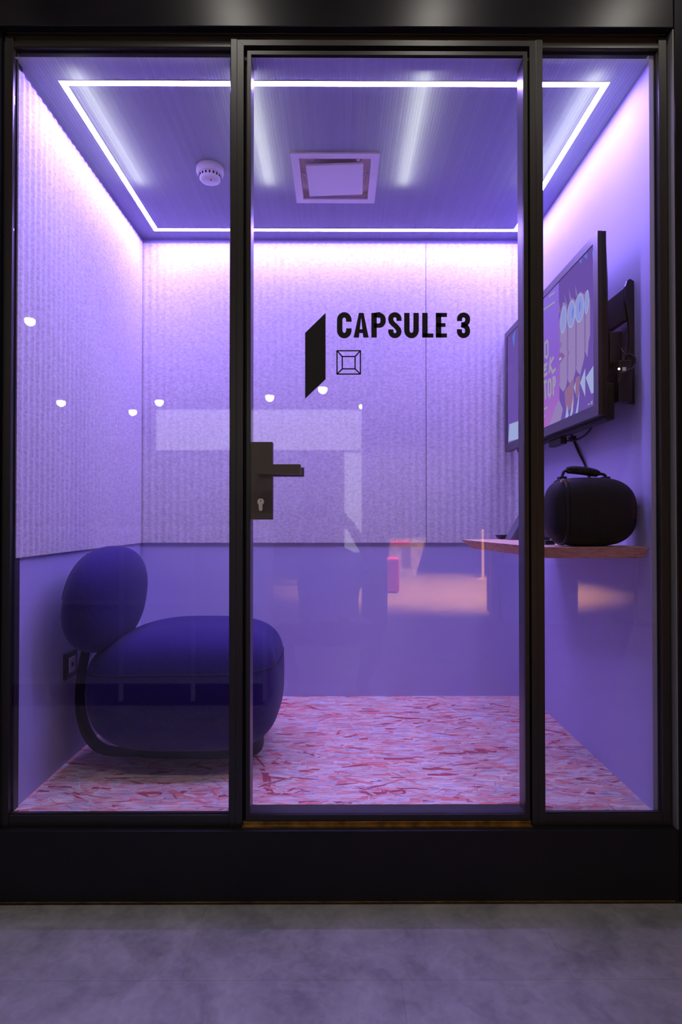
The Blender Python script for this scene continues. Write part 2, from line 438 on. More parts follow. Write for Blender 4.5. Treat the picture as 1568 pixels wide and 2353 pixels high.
# fixed outer frame
fr = empty('trim_4', (0, 0, KT))
struct(fr, 'black metal outer frame with two posts around the glass front', 'frame')
x_l0, x_l1 = X(7.5), X(27); x_r0, x_r1 = X(1517), X(1536)
ztop = fz + 0.02
def fpart(nm, *b, bev=0.0015, mat='frame'): return part(nm, mat, fr, [b], bev)
fpart('jamb', x_l0, x_l1, -0.008, 0.045, KT, ztop - 0.03)
fpart('jamb', x_r0, x_r1, -0.008, 0.045, KT, ztop - 0.03)
fpart('jamb_packer', -0.965, x_l0 - 0.004, -0.002, 0.04, KT, ztop, mat='edge_grey' if False else 'frame')
fpart('jamb_packer', x_r1 + 0.004, 0.954, 0.0, 0.04, KT, ztop)
fpart('jamb_packer', X(1543), X(1549), -0.006, 0.0, KT, ztop - 0.02, mat='edge_grey')
fpart('head_packer', -0.96, 0.95, 0.004, 0.04, Z(94), ztop)
fpart('head_strip', x_l0 + 0.002, x_r1 - 0.002, -0.006, 0.004, Z(82), Z(75))
for a, b in ((x_l1, X(529)), (X(1249.5), x_r0)):
    bm = bmesh.new()   # head rail with a rounded lower nose
    prism(bm, [(0.04, Z(95)), (0.002, Z(95)), (-0.004, Z(99)), (-0.008, Z(105)), (-0.008, Z(113)), (-0.005, Z(115.5)), (0.04, Z(115.5))], 'x', a, b)
    obj('head_rail', bm, 'frame', fr, 30)
    fpart('sill_rail', a, b, -0.006, 0.011, KT, Z(1870))
    fpart('glazing_bead', a, b, 0.0001, 0.0118, Z(1870), Z(1867.5), mat='frame', bev=0)
fpart('post', X(529), X(544), -0.008, 0.045, KT, Z(94))
fpart('post', X(1233.3), X(1249.5), -0.008, 0.045, KT, Z(94))
# mitred door lining
def mitre(nm, pts, y0, y1, mat, par):
    bm = bmesh.new(); prism(bm, pts, 'y', y0, y1); return obj(nm, bm, mat, par)
zh0, zh1 = Z(97), Z(109.5)
mitre('door_lining', [(X(544.3), KT), (X(559), KT), (X(559), zh1), (X(544.3), zh0)], -0.0075, 0.045, 'frame', fr)
mitre('door_lining', [(X(544.5), zh0 + .0003), (X(559.2), zh1 + .0003), (X(1219.3), zh1 + .0003), (X(1232.8), zh0 + .0003)], -0.0075, 0.045, 'frame', fr)
mitre('door_lining', [(X(1233), KT), (X(1219.5), KT), (X(1219.5), zh1), (X(1233), zh0)], -0.0075, 0.045, 'frame', fr)
part('rebate', 'gasket', fr, [(X(559), X(566.5), 0.012, 0.045, KT + .003, zh1), (X(1215.4), X(1219.5), 0.012, 0.045, KT + .003, zh1), (X(559), X(1219.5), 0.012, 0.045, Z(119), zh1)])
# brass threshold: two steps
part('threshold', 'brass', fr, [(X(556, 1.672), X(1224, 1.672), -0.0135, 0.0, KT + 0.0002, Z(1897)), (X(559.5), X(1219), 0.0, 0.05, KT + 0.0002, Z(1887))], 0.002)

# side lights
for k, (a, b) in enumerate(((x_l1, X(529)), (X(1249.5), x_r0))):
    wdw = empty('window_%d' % (k + 1), (a, 0, Z(1868)))
    struct(wdw, ['tall fixed glass side light left of the door', 'narrow fixed glass side light right of the door'][k], 'window')
    part('glass_pane', 'glass', wdw, [(a + 0.0005, b - 0.0005, 0.0, 0.008, Z(1867), Z(115.5))])
    g = part('gasket', 'gasket', wdw, [(a, a + 0.004, 0.0085, 0.0115, Z(1866.9), Z(118.5)), (b - 0.004, b, 0.0085, 0.0115, Z(1866.9), Z(118.5)), (a, b, 0.0085, 0.0115, Z(118.5), Z(115.6))])

# door leaf
dr = empty('door_1', (X(568), 0, Z(1884)))
struct(dr, 'glass door leaf in a slim black frame with lettering', 'door')
DX0, DX1, DZ0, DZ1 = X(567), X(1215), Z(1884), Z(119.5)
gx0, gx1, gz0, gz1 = X(576), X(1205), Z(1871), Z(128)
mitre('stile', [(DX0, DZ0), (gx0, gz0), (gx0, gz1), (DX0, DZ1)], -0.004, 0.052, 'frame', dr)
mitre('stile', [(DX1, DZ0), (gx1, gz0), (gx1, gz1), (DX1, DZ1)], -0.004, 0.052, 'frame', dr)
mitre('top_rail', [(DX0, DZ1), (gx0, gz1), (gx1, gz1), (DX1, DZ1)], -0.004, 0.052, 'frame', dr)
mitre('bottom_rail', [(DX0, DZ0), (gx0, gz0), (gx1, gz0), (DX1, DZ0)], -0.004, 0.052, 'frame', dr)
gp = part('glass_pane', 'glass', dr, [(gx0, gx1, 0.0, 0.008, gz0, gz1)])

# lettering on the glass (black vinyl, 0.4 mm thick, on the front of the pane)
def strip(bm, pts, wd, closed=False):
    """flat stroke of width wd along 2D points, square ends, as a thin solid"""
    n = len(pts); L = []; R = []
    for i in range(n):
        if closed: a, b = Vector(pts[i - 1]), Vector(pts[(i + 1) % n])
        else: a, b = Vector(pts[max(i - 1, 0)]), Vector(pts[min(i + 1, n - 1)])
        t = (b - a).normalized(); nn = Vector((-t.y, t.x)); p = Vector(pts[i])
        ww = wd[i] if isinstance(wd, (list, tuple)) else wd
        sc = 1.0
        if 0 < i < n - 1 or closed:
            d1 = (p - Vector(pts[i - 1])).normalized(); d2 = (Vector(pts[(i + 1) % n]) - p).normalized()
            cs = max(0.35, math.sqrt(max(0.0, (1 + d1.dot(d2)) / 2))); sc = 1 / cs
        L.append(p + nn * ww / 2 * sc); R.append(p - nn * ww / 2 * sc)
    rng = range(n if closed else n - 1)
    for i in rng:
        j = (i + 1) % n
        prism(bm, [tuple(L[i]), tuple(R[i]), tuple(R[j]), tuple(L[j])], 'y', -0.0004, -0.00002)
def P(px, py): a, b = ray(px, py); return (a * CD, CZ + b * CD)
def arc(cx, cy, rx, ry, a0, a1, n=14):
    return [(cx + rx * math.cos(math.radians(a0 + (a1 - a0) * i / n)), cy - ry * math.sin(math.radians(a0 + (a1 - a0) * i / n))) for i in range(n + 1)]
def letter(strokes, polys=()):
    bm = bmesh.new()
    for pts, wd in strokes: strip(bm, [P(*q) for q in pts], wd / 800.0 if not isinstance(wd, list) else [v / 800.0 for v in wd])
    for pl in polys: prism(bm, [P(*q) for q in pl], 'y', -0.0004, -0.00002)
    return obj('letter', bm, 'vinyl', gp)
T, B = 719.0, 775.8
w1 = 12.6; h = w1 / 2; hh = 10.6 / 2
def ringpath(x0, x1, t, b, a_start, a_end, wst=w1):
    """round-cornered condensed bowl between x0..x1, t..b (outer), centreline points from angle to angle"""
    cx = (x0 + x1) / 2; rx = (x1 - x0) / 2 - wst / 2; ry = min(rx * 1.15, (b - t) / 2 - hh)
    top = arc(cx, t + hh + ry, rx, ry, 0, 180, 16)   # right -> over the top -> left
    bot = arc(cx, b - hh - ry, rx, ry, 180, 360, 16)
    return top, bot
# C
tp, bt = ringpath(774.7, 808.3, T - 0.7, B + 0.7, 0, 0)
letter([([(tp[0][0], 739.5)] + tp + bt + [(bt[-1][0], 754.5)], w1)])
# A
letter([], [[(812.8, B), (825.3, T), (836.0, T), (847.6, B), (835.0, B), (833.2, 765), (827.2, 765), (825.4, B)][:8]][:0] or
       [[(812.8, B), (825.3, T), (831.0, T), (830.3, 730), (825.2, B)], [(831.0, T), (836.0, T), (847.6, B), (835.2, B), (830.3, 730)], [(826.5, 756.5), (834.2, 756.5), (835.4, 765.3), (825.4, 765.3)]])
# P
letter([([(860.0, T), (860.0, B)], w1), ([(860, T + 4.9), (872, T + 4.9)] + arc(872, T + 17.1, 8.9, 12.2, 90, -90, 14) + [(860, T + 29.3)], [9.8] * 2 + [10 + 2.4 * math.sin(math.pi * i / 14) for i in range(15)] + [9.8])])
# S
sp = [(917.4, 737.5)] + arc(907.7, 733.0, 9.6, 9.6, 0, 180, 12) + [(899.6, 739.5), (905, 745.5), (911, 750.5), (916.3, 757.5)] + arc(907.9, 761.8, 9.4, 9.6, 0, -180, 12) + [(898.5, 757.0)]
letter([(sp, 11.8)])
# U
bt2 = arc(946.0, B + 0.6 - hh - 12, 10.6, 12.0, 180, 360, 16)
letter([([(935.4, T)] + bt2 + [(956.6, T)], w1)])
# L, E
letter([([(976.9, T), (976.9, B)], w1), ([(971, B - 4.8), (996.3, B - 4.8)], 9.6)])
letter([([(1008.2, T), (1008.2, B)], w1), ([(1003, T + 4.8), (1027.6, T + 4.8)], 9.6), ([(1003, 746.9), (1024.2, 746.9)], 8.8), ([(1003, B - 4.8), (1027.6, B - 4.8)], 9.6)])
# 3
letter([([(1056.4, 738.0)] + arc(1065.8, 733.2, 9.4, 9.4, 180, 0, 12) + arc(1064.5, 734.8, 10.6, 11.4, 0, -80, 8)[1:] + [(1060.5, 746.4)], 11.6),
        ([(1060.5, 746.4)] + arc(1064.0, 760.0, 11.0, 12.4, 80, 0, 8) + arc(1065.6, 761.6, 9.4, 9.8, 0, -180, 12)[1:] + [(1056.2, 756.5)], 11.6)])
# slanted door mark and cube symbol
bm = bmesh.new(); prism(bm, [P(701.5, 765), P(748.6, 719), P(748.6, 871.5), P(701.5, 916)], 'y', -0.0004, -0.00002)
obj('door_mark', bm, 'vinyl', gp)
bm = bmesh.new(); lw = 2.9 / 800
for a, b in (((774, 829.4, 805.2, 860.6)), ) and [((774.8, 806), (828.6, 806)), ((774.8, 859.6), (828.6, 859.6)), ((774.8, 805), (774.8, 860.6)), ((828.6, 805), (828.6, 860.6)),
             ((786.9, 819.3), (817, 819.3)), ((786.9, 847.6), (817, 847.6)), ((786.9, 818), (786.9, 849)), ((816.4, 818), (816.4, 849)),
             ((774.8, 806), (786.9, 819.3)), ((828.6, 806), (816.4, 819.3)), ((774.8, 859.6), (786.9, 847.6)), ((828.6, 859.6), (816.4, 847.6))]:
    strip(bm, [P(*a), P(*b)], lw)
obj('cube_symbol', bm, 'vinyl', gp)

# door furniture
ex0, ex1, ez0, ez1 = X(577.5), X(627), Z(1194), Z(1016.5)
esc = part('lock_plate', 'handle', dr, [(ex0, ex1, -0.011, -0.0045, ez0, ez1)], 0.0012)
part('lock_plate', 'handle', dr, [(ex0, ex1 + 0.0, 0.0085, 0.018, ez0, ez1)], 0.0012)
def lever(y_face, y_end, sgn, dx=0.0, dz=0.0):
    bm = bmesh.new()
    zc = Z(1078.5, 1.64) + dz; xs = X(598, 1.64) + dx
    # neck out of the plate, then the lever bar with a rounded start
    tube(bm, [(xs, y_face, zc), (xs, y_end, zc)], 0.0085, 14)
    hz = 0.0135; th = 0.010
    pts = [(xs + 0.113, zc - hz + 0.002), (xs + 0.1135, zc - hz + 0.004), (xs + 0.1135, zc + hz - 0.004), (xs + 0.1115, zc + hz - 0.001)]
    pts = [(xs + 0.112, zc - hz), (xs + 0.1138, zc - hz + 0.0018), (xs + 0.1138, zc + hz - 0.0018), (xs + 0.112, zc + hz)]
    pts += [(xs + 0.0 + 0.0125 * math.cos(math.radians(a)) - 0.0, zc + hz * math.sin(math.radians(a))) for a in range(90, 271, 15)]
    y0, y1 = sorted((y_end - sgn * 0.004, y_end + sgn * th))
    fs = prism(bm, pts, 'y', y0, y1)
    bmesh.ops.recalc_face_normals(bm, faces=bm.faces[:])
    return bm
hd = obj('door_handle', lever(-0.011, -0.046, -1), 'handle', dr, 35)
obj('door_handle', lever(0.018, 0.05, 1, 0.003, 0.0), 'handle', dr, 35)
# key cylinder
cx, cz = X(599, 1.67), Z(1153, 1.67)
bm = bmesh.new()
pts = [(cx + 0.0094 * math.cos(math.radians(a)), cz + 0.0094 * math.sin(math.radians(a))) for a in range(-58, 239, 12)]
pts = pts + [(cx - 0.0052, cz - 0.0215)] + [(cx + 0.0052 * math.cos(math.radians(a)), cz - 0.0215 + 0.0045 * math.sin(math.radians(a))) for a in range(200, 341, 20)] + [(cx + 0.0052, cz - 0.0215)]
prism(bm, pts, 'y', -0.0145, -0.0105)
cyl = obj('key_cylinder', bm, 'steel', dr)
bm = bmesh.new(); tube(bm, [(cx, -0.0142, cz), (cx, -0.0165, cz)], 0.0068, 20)
pl = obj('plug', bm, 'steel', cyl, 40)
part('keyway', 'dark', cyl, [(cx - 0.0008, cx + 0.0008, -0.01665, -0.0160, cz - 0.001, cz + 0.006)])

# ------------------------------------------------------------------ acoustic felt panels
PITCH, AMP = 0.034, 0.0055
def fluted(length, z0, z1, thick, amp, nseg=8):
    """panel lying along +u (length), depth d towards +v; returns points list u,d"""
    n = max(1, int(round(length / PITCH))); p = length / n; prof = []
    for i in range(n):
        for s in range(nseg):
            u = s / nseg
            prof.append((p * (i + u), thick - amp + amp * (0.5 - 0.5 * math.cos(2 * math.pi * u))))
    prof.append((length, thick - amp)); return prof
def felt_panel(origin, du, dv, length, z0, z1, thick, amp=AMP):
    bm = bmesh.new(); prof = fluted(length, z0, z1, thick, amp)
    full = [(0, 0.0)] + prof + [(length, 0.0)]
    def W(u, d, z): v = Vector(origin) + Vector(du) * u + Vector(dv) * d; return (v.x, v.y, z)
    A = [bm.verts.new(W(u, d, z0)) for u, d in full]; Bv = [bm.verts.new(W(u, d, z1)) for u, d in full]
    n = len(full)
    for i in range(n - 1): bm.faces.new((A[i], A[i + 1], Bv[i + 1], Bv[i]))
    bm.faces.new((A[-1], A[0], Bv[0], Bv[-1])); bm.faces.new(A[::-1]); bm.faces.new(Bv)
    return bm
TH = 0.013
o = obj('acoustic_panel', felt_panel((WL + 0.001, 0.016, 0), (0, 1, 0), (1, 0, 0), YB - 0.020 - 0.016, ZP, CL - 0.024, TH), 'felt', None, 50)
tag(o, 'grey fluted felt acoustic panel covering the left side wall', 'panel')
bth = 0.016
o = obj('acoustic_panel', felt_panel((WL + 0.003, YB - 0.001, 0), (1, 0, 0), (0, -1, 0), X(979.5, 2.785) - WL - 0.003, ZP, CL - 0.024, bth, 0.0036), 'felt', None, 50)
tag(o, 'wide fluted felt panel on the back wall behind the lettering', 'panel')
o = obj('acoustic_panel', felt_panel((X(981, 2.785), YB - 0.001, 0), (1, 0, 0), (0, -1, 0), WR - 0.001 - X(981, 2.785), ZP, CL - 0.024, bth, 0.0036), 'felt', None, 50)
tag(o, 'narrow fluted felt panel on the back wall beside the television', 'panel')

# ------------------------------------------------------------------ LED ring
LXC, LX, LY0, LY1, LW = -0.0125, 0.8305, Y(1.784), Y(2.695), 0.020
ring = empty('led_ring_light', (0, (LY0 + LY1) / 2, CL))
tag(ring, 'glowing violet rectangular light strip around the booth ceiling', 'light')
def led(nm, pts):
    bm = bmesh.new(); prism(bm, pts, 'z', CL - 0.0036, CL - 0.0004); ch_ = obj('channel', bm, 'plastic_white', ring)
    c = Vector((sum(p[0] for p in pts) / 4, sum(p[1] for p in pts) / 4))
    bm = bmesh.new(); bm.faces.new([bm.verts.new((p[0], p[1], CL - 0.0037)) for p in pts])
    o_ = obj(nm, bm, 'led', ring, recalc=False)
    if o_.data.polygons[0].normal.z > 0: o_.data.flip_normals()
    return o_
h2 = LW / 2
ox0, ox1, oy0, oy1 = LXC - LX - h2, LXC + LX + h2, LY0 - h2, LY1 + h2
ix0, ix1, iy0, iy1 = LXC - LX + h2, LXC + LX - h2, LY0 + h2, LY1 - h2
led('light_strip', [(ox0, oy0), (ox1, oy0), (ix1, iy0), (ix0, iy0)])
led('light_strip', [(ox0, oy1), (ix0, iy1), (ix1, iy1), (ox1, oy1)])
led('light_strip', [(ox0, oy0), (ix0, iy0), (ix0, iy1), (ox0, oy1)])
led('light_strip', [(ox1, oy0), (ox1, oy1), (ix1, iy1), (ix1, iy0)])

# ------------------------------------------------------------------ smoke detector and vent
sc_ = (-0.4895, Y(2.22), CL)
sd = empty('smoke_detector', sc_)
tag(sd, 'round white smoke detector on the ceiling', 'detector')
bm = bmesh.new(); lathe(bm, [(0.0, -0.0005), (0.050, -0.0005), (0.052, -0.004), (0.052, -0.020), (0.050, -0.026), (0.046, -0.030), (0.0, -0.030)], sc_, 40)
obj('base', bm, 'plastic_white', sd, 40)
bm = bmesh.new(); lathe(bm, [(0.0, -0.0295), (0.041, -0.0295), (0.0405, -0.036), (0.039, -0.046), (0.036, -0.050), (0.028, -0.053), (0.0, -0.054)], sc_, 40)
dm = obj('dome', bm, 'plastic_white', sd, 50)
for k in range(18):
    a = 2 * math.pi * k / 18; r = 0.0405
    bm = bmesh.new(); m4 = Matrix.Translation((sc_[0] + r * math.cos(a), sc_[1] + r * math.sin(a), CL - 0.037)) @ Matrix.Rotation(a, 4, 'Z')
    vs = box(bm, -0.002, 0.0012, -0.0030, 0.0030, -0.004, 0.004)
    bmesh.ops.transform(bm, matrix=m4, verts=bm.verts[:])
    obj('slot', bm, 'dark', dm)
bm = bmesh.new(); lathe(bm, [(0.0, -0.0545), (0.003, -0.0545), (0.003, -0.053), (0.0, -0.053)], (sc_[0] + 0.006, sc_[1] - 0.012, CL), 12)
obj('test_lamp', bm, 'dark', dm)

vt = empty('air_vent', (-0.005, Y(2.28), CL))
tag(vt, 'square white air vent with a floating centre plate on the ceiling', 'vent')
vx0, vx1, vy0, vy1 = -0.177, 0.150, Y(2.122), Y(2.458)
fw = 0.030
bm = bmesh.new()
def frame_ring(bm, a, b, z0, z1):
    (x0, x1, y0, y1), (u0, u1, v0, v1) = a, b
    prism(bm, [(x0, y0), (x1, y0), (u1, v0), (u0, v0)], 'z', z0, z1); prism(bm, [(x1, y0), (x1, y1), (u1, v1), (u1, v0)], 'z', z0, z1)
    prism(bm, [(x1, y1), (x0, y1), (u0, v1), (u1, v1)], 'z', z0, z1); prism(bm, [(x0, y1), (x0, y0), (u0, v0), (u0, v1)], 'z', z0, z1)
frame_ring(bm, (vx0, vx1, vy0, vy1), (vx0 + fw, vx1 - fw, vy0 + fw, vy1 - fw), CL - 0.007, CL - 0.0005)
obj('frame', bm, 'plastic_white', vt)
bm = bmesh.new()
u0, u1, v0, v1 = vx0 + fw, vx1 - fw, vy0 + fw, vy1 - fw
frame_ring(bm, (u0 - .004, u1 + .004, v0 - .004, v1 + .004), (u0, u1, v0, v1), CL - 0.001, CL + 0.022)
box(bm, u0 - .004, u1 + .004, v0 - .004, v1 + .004, CL + 0.022, CL + 0.027)
obj('duct', bm, 'vent_in', vt)
bm = bmesh.new(); box(bm, -0.108, 0.108, -0.104, 0.104, -0.004, 0.004, 0.0015)
bmesh.ops.transform(bm, matrix=Matrix.Translation((-0.0135, (vy0 + vy1) / 2 , CL - 0.006)) @ Matrix.Rotation(math.radians(-1.6), 4, 'Y') @ Matrix.Rotation(math.radians(-1.2), 4, 'Z'), verts=bm.verts[:])
obj('centre_plate', bm, 'plastic_white', vt)
for sx in (-0.099, 0.072):
    for sy in (0.0,):
        bm = bmesh.new(); cy = vy0 + fw + 0.022
        tube(bm, [(sx, cy, CL + 0.0), (sx, cy, CL + 0.0215)], 0.006, 10); obj('screw_post', bm, 'steel', vt, 40)
for s in (-1, 1):
    xx = -0.0135 + s * 0.122; cy = (vy0 + vy1) / 2
    bm = bmesh.new(); tube(bm, smooth_path([(xx - s * 0.012, cy - 0.02, CL - 0.003), (xx, cy - 0.03, CL + 0.004), (xx + s * 0.006, cy, CL + 0.012), (xx, cy + 0.06, CL + 0.0195)]), 0.0022, 8)
    obj('spring_clip', bm, 'steel', vt, True)

# ------------------------------------------------------------------ armchair
AX, AY = -0.535, Y(2.145)
ch = empty('lounge_chair', (AX, AY, FL))
tag(ch, 'navy pebble-shaped lounge chair with a round floating backrest', 'chair')
SA, SB, SC_ = 0.330, 0.275, 0.210
SZ = CZ - 0.581
seam_z = CZ - 0.497
E1 = 0.54
def seat_pt(th, ph):
    e1, e2 = E1, 0.56
    ct, st = math.cos(th), math.sin(th)
    r = abs(ct) ** e1
    x = SA * r * sgnpow(math.cos(ph), e2); y = SB * r * sgnpow(math.sin(ph), e2); z = SC_ * sgnpow(st, e1)
    # the back end (towards the wall) drops, the front stays full
    k = max(0.0, -x / SA)
    if z > 0: z *= 1 - 0.24 * k * k
    if z < 0: x += 0.02 * (z / SC_) ** 2; 
    if z < 0: x *= 1 - 0.08 * (z / SC_) ** 2; y *= 1 - 0.08 * (z / SC_) ** 2
    return (AX + x, AY + y, SZ + z)
ths = math.asin(((seam_z - SZ) / SC_) ** (1 / E1))
NP = 72
def seat_rows(t0, t1, n): return [t0 + (t1 - t0) * i / n for i in range(n + 1)]
def surf(fn, rows, cap_lo, cap_hi):
    bm = bmesh.new(); rings = []
    for t in rows: rings.append([bm.verts.new(fn(t, 2 * math.pi * k / NP)) for k in range(NP)])
    for a, b in zip(rings, rings[1:]):
        for k in range(NP): bm.faces.new((a[k], a[(k + 1) % NP], b[(k + 1) % NP], b[k]))
    if cap_lo: bm.faces.new(rings[0][::-1])
    if cap_hi: bm.faces.new(rings[-1])
    return bm
eps = math.radians(2)
seat_top = obj('seat_cushion', surf(seat_pt, seat_rows(ths, math.pi / 2 - eps, 26), False, True), 'fabric', ch, True)
obj('seat_base', surf(seat_pt, seat_rows(-math.pi / 2 + eps, ths, 30), True, False), 'fabric', ch, True)
bm = bmesh.new()
pts = [seat_pt(ths, 2 * math.pi * k / NP) for k in range(NP)]; pts.append(pts[0])
tube(bm, pts, 0.0022, 6, cap=False); obj('seam', bm, 'seam', seat_top, True)
# backrest
BX, BY, BZ = -0.806, Y(2.06), CZ - 0.275
BA, BB, BC = 0.100, 0.255, 0.180
Rb = Matrix.Translation((BX, BY, BZ)) @ Matrix.Rotation(math.radians(7), 4, 'Y')
def back_pt(th, ph, g=1.0):
    e1, e2 = 0.86, 0.88
    r = abs(math.cos(th)) ** e1
    v = Vector((BA * g * r * sgnpow(math.cos(ph), e2), BB * g * r * sgnpow(math.sin(ph), e2), BC * g * sgnpow(math.sin(th), e1)))
    return tuple(Rb @ v)
bk = obj('backrest', surf(back_pt, seat_rows(-math.pi / 2 + eps, math.pi / 2 - eps, 36), True, True), 'fabric', ch, True)
bm = bmesh.new()
tube(bm, [back_pt(math.radians(t), math.radians(228), 1.002) for t in range(2, 62, 4)], 0.0016, 6)
obj('seam', bm, 'seam', bk, True)
# two bent support straps behind the seat
for dy in (0.0, 0.25):
    path = smooth_path([(-0.845, BZ - 0.06), (-0.868, BZ - 0.13), (-0.895, CZ - 0.51), (-0.905, CZ - 0.60), (-0.898, CZ - 0.69), (-0.868, CZ - 0.765), (-0.81, CZ - 0.822), (-0.72, CZ - 0.832)] and
                       [(-0.845, 0, BZ - 0.06), (-0.868, 0, BZ - 0.13), (-0.893, 0, CZ - 0.51), (-0.902, 0, CZ - 0.60), (-0.896, 0, CZ - 0.69), (-0.866, 0, CZ - 0.765), (-0.81, 0, CZ - 0.806), (-0.70, 0, CZ - 0.814)], 6)
    bm = bmesh.new(); rings = []
    for i, p in enumerate(path):
        t = (path[min(i + 1, len(path) - 1)] - path[max(i - 1, 0)]).normalized(); n = Vector((t.z, 0, -t.x))
        yy = BY + dy
        rings.append([bm.verts.new((p.x + n.x * s * 0.007, yy + q * 0.026, p.z + n.z * s * 0.007)) for s, q in ((-1, -1), (1, -1), (1, 1), (-1, 1))])
    for a, b in zip(rings, rings[1:]):
        for k in range(4): bm.faces.new((a[k], a[(k + 1) % 4], b[(k + 1) % 4], b[k]))
    bm.faces.new(rings[0]); bm.faces.new(rings[-1][::-1])
    obj('back_support', bm, 'black_matt', ch, 40)
bm = bmesh.new(); bz = CZ - 0.785
ell = [(AX + 0.02 + 0.235 * sgnpow(math.cos(a), .6), AY + 0.04 + 0.115 * sgnpow(math.sin(a), .6)) for a in [2 * math.pi * k / 48 for k in range(48)]]
prism(bm, ell, 'z', FL + 0.0008, bz + 0.02)
obj('plinth', bm, 'black_matt', ch, 40)
# little woven tag on the front edge
tx = X(588, 1.97, 1672); tz = Z(1672, 1.97)
bm = bmesh.new(); box(bm, tx - 0.004, tx + 0.014, -0.0011, 0.0011, tz - 0.026, tz + 0.022)
bmesh.ops.transform(bm, matrix=Matrix.Translation((0, Y(1.965), 0)), verts=bm.verts[:])
tg = obj('fabric_tag', bm, 'black_matt', ch)
for k in range(5):
    part('tag_mark', 'white_print', tg, [(tx - 0.001, tx + 0.0035 + (k % 2) * 0.002, Y(1.965) - 0.0016, Y(1.965) - 0.0011, tz - 0.020 + k * 0.006, tz - 0.016 + k * 0.006)])

# wall socket beside the chair
sk = empty('wall_socket', (WL, Y(2.05), Z(1526, 2.05)))
tag(sk, 'black framed wall socket low on the left wall behind the chair', 'socket')
sy, sz = Y(2.06), Z(1526, 2.06)
part('cover_frame', 'black_plastic', sk, [(WL + 0.0003, WL + 0.010, sy - 0.045, sy + 0.045, sz - 0.045, sz + 0.045)], 0.002)
part('socket_insert', 'plastic_white', sk, [(WL + 0.0095, WL + 0.0125, sy - 0.022, sy + 0.022, sz - 0.026, sz + 0.026)], 0.001)
part('port', 'dark', sk, [(WL + 0.0122, WL + 0.0129, sy - 0.008, sy + 0.008, sz - 0.006, sz + 0.008)])

# ------------------------------------------------------------------ shelf
ST = CZ - 0.083; STH = 0.034
poly = [(WR - 0.0005, Y(1.712)), (0.590, Y(1.712)), (0.487, Y(2.336)), (WR - 0.0005, Y(2.49))]
poly_b = [(WR - 0.0005, Y(1.747)), (0.618, Y(1.747)), (0.528, Y(2.312)), (WR - 0.0005, Y(2.455))]
bm = bmesh.new()
A = [bm.verts.new((x, y, ST)) for x, y in poly]; Bv = [bm.verts.new((x, y, ST - STH)) for x, y in poly_b]
f = bm.faces.new(A); f.material_index = 1
f = bm.faces.new(Bv[::-1]); f.material_index = 1
for i in range(4): bm.faces.new((A[i], Bv[i], Bv[(i + 1) % 4], A[(i + 1) % 4]))
sh = obj('wall_shelf', bm, ['shelf_edge', 'shelf_top'])
tag(sh, 'faceted strand board wall shelf under the television', 'shelf')

# ------------------------------------------------------------------ headset case on the shelf
ccx, ccy, ccz = 0.7655, Y(1.782), ST + 0.1040
cs = empty('headset_case', (ccx, ccy, ST))
tag(cs, 'black egg-shaped zip case with a carry handle on the shelf', 'case')
CA, CB, CC = 0.137, 0.064, 0.1038
Rc = Matrix.Translation((ccx, ccy, ccz)) @ Matrix.Rotation(math.radians(2), 4, 'Z')
def case_pt(u, ph, g=1.0):
    """u from -1 (flat lid end) to 1 (round end) along the case"""
    if u < 0: rr = (1 - abs(u) ** 4.2) ** (1 / 3.0)
    else: rr = (1 - abs(u) ** 2.9) ** (1 / 2.2)
    e = 0.62
    zz = CC * g * rr * sgnpow(math.sin(ph), e); yy = CB * g * rr * sgnpow(math.cos(ph), e)
    return tuple(Rc @ Vector((CA * u, yy, zz)))
def case_surf(us):
    bm = bmesh.new(); rings = []
    for u in us: rings.append([bm.verts.new(case_pt(u, 2 * math.pi * k / 56)) for k in range(56)])
    for a, b in zip(rings, rings[1:]):
        for k in range(56): bm.faces.new((a[k], a[(k + 1) % 56], b[(k + 1) % 56], b[k]))
    bm.faces.new(rings[0]); bm.faces.new(rings[-1][::-1]); return bm
cosp = lambda a, b, n: [a + (b - a) * i / n for i in range(n + 1)]
us_lid = [-math.cos(t) for t in cosp(0.06, math.acos(0.70), 10)]
us_body = [-0.68 + (0.68) * i / 8 for i in range(8)] + [math.sin(t) for t in cosp(0, math.pi / 2 - 0.02, 26)]
body = obj('body_shell', case_surf(us_body), 'fabric_case', cs, True)
lid = obj('lid_shell', case_surf(us_lid), 'fabric_case', cs, True)
for u, r, mt in ((-0.705, 0.0038, 'black_plastic'), (-0.675, 0.0042, 'black_matt')):
    bm = bmesh.new(); pts = [case_pt(u, 2 * math.pi * k / 56, 1.006) for k in range(57)]; tube(bm, pts, r, 6, cap=False)
    obj('zip', bm, mt, cs, True)
# carry handle: padded grip between two loops
ht = ccz + CC
def cp(dx, dz, dy=0.0): v = Rc @ Vector((dx, dy, 0)); return (v.x, v.y, ht + dz)
bm = bmesh.new(); tube(bm, smooth_path([cp(-0.088, -0.001), cp(-0.084, 0.014), cp(-0.074, 0.021), cp(-0.03, 0.019), cp(0.02, 0.013), cp(0.040, 0.010), cp(0.047, 0.004), cp(0.045, -0.003)], 6), 0.0045, 8)
hdl = obj('handle_strap', bm, 'black_matt', cs, True)
bm = bmesh.new(); gp_pts = smooth_path([cp(-0.074, 0.022), cp(-0.055, 0.0235), cp(-0.02, 0.0205), cp(0.012, 0.015), cp(0.024, 0.0115)], 6)
n_ = len(gp_pts); tube(bm, gp_pts, 0.012, 12, radii=[0.0075 + 0.0055 * math.sin(math.pi * i / (n_ - 1)) ** 0.5 for i in range(n_)])
grip = obj('grip', bm, 'fabric_case', cs, True)
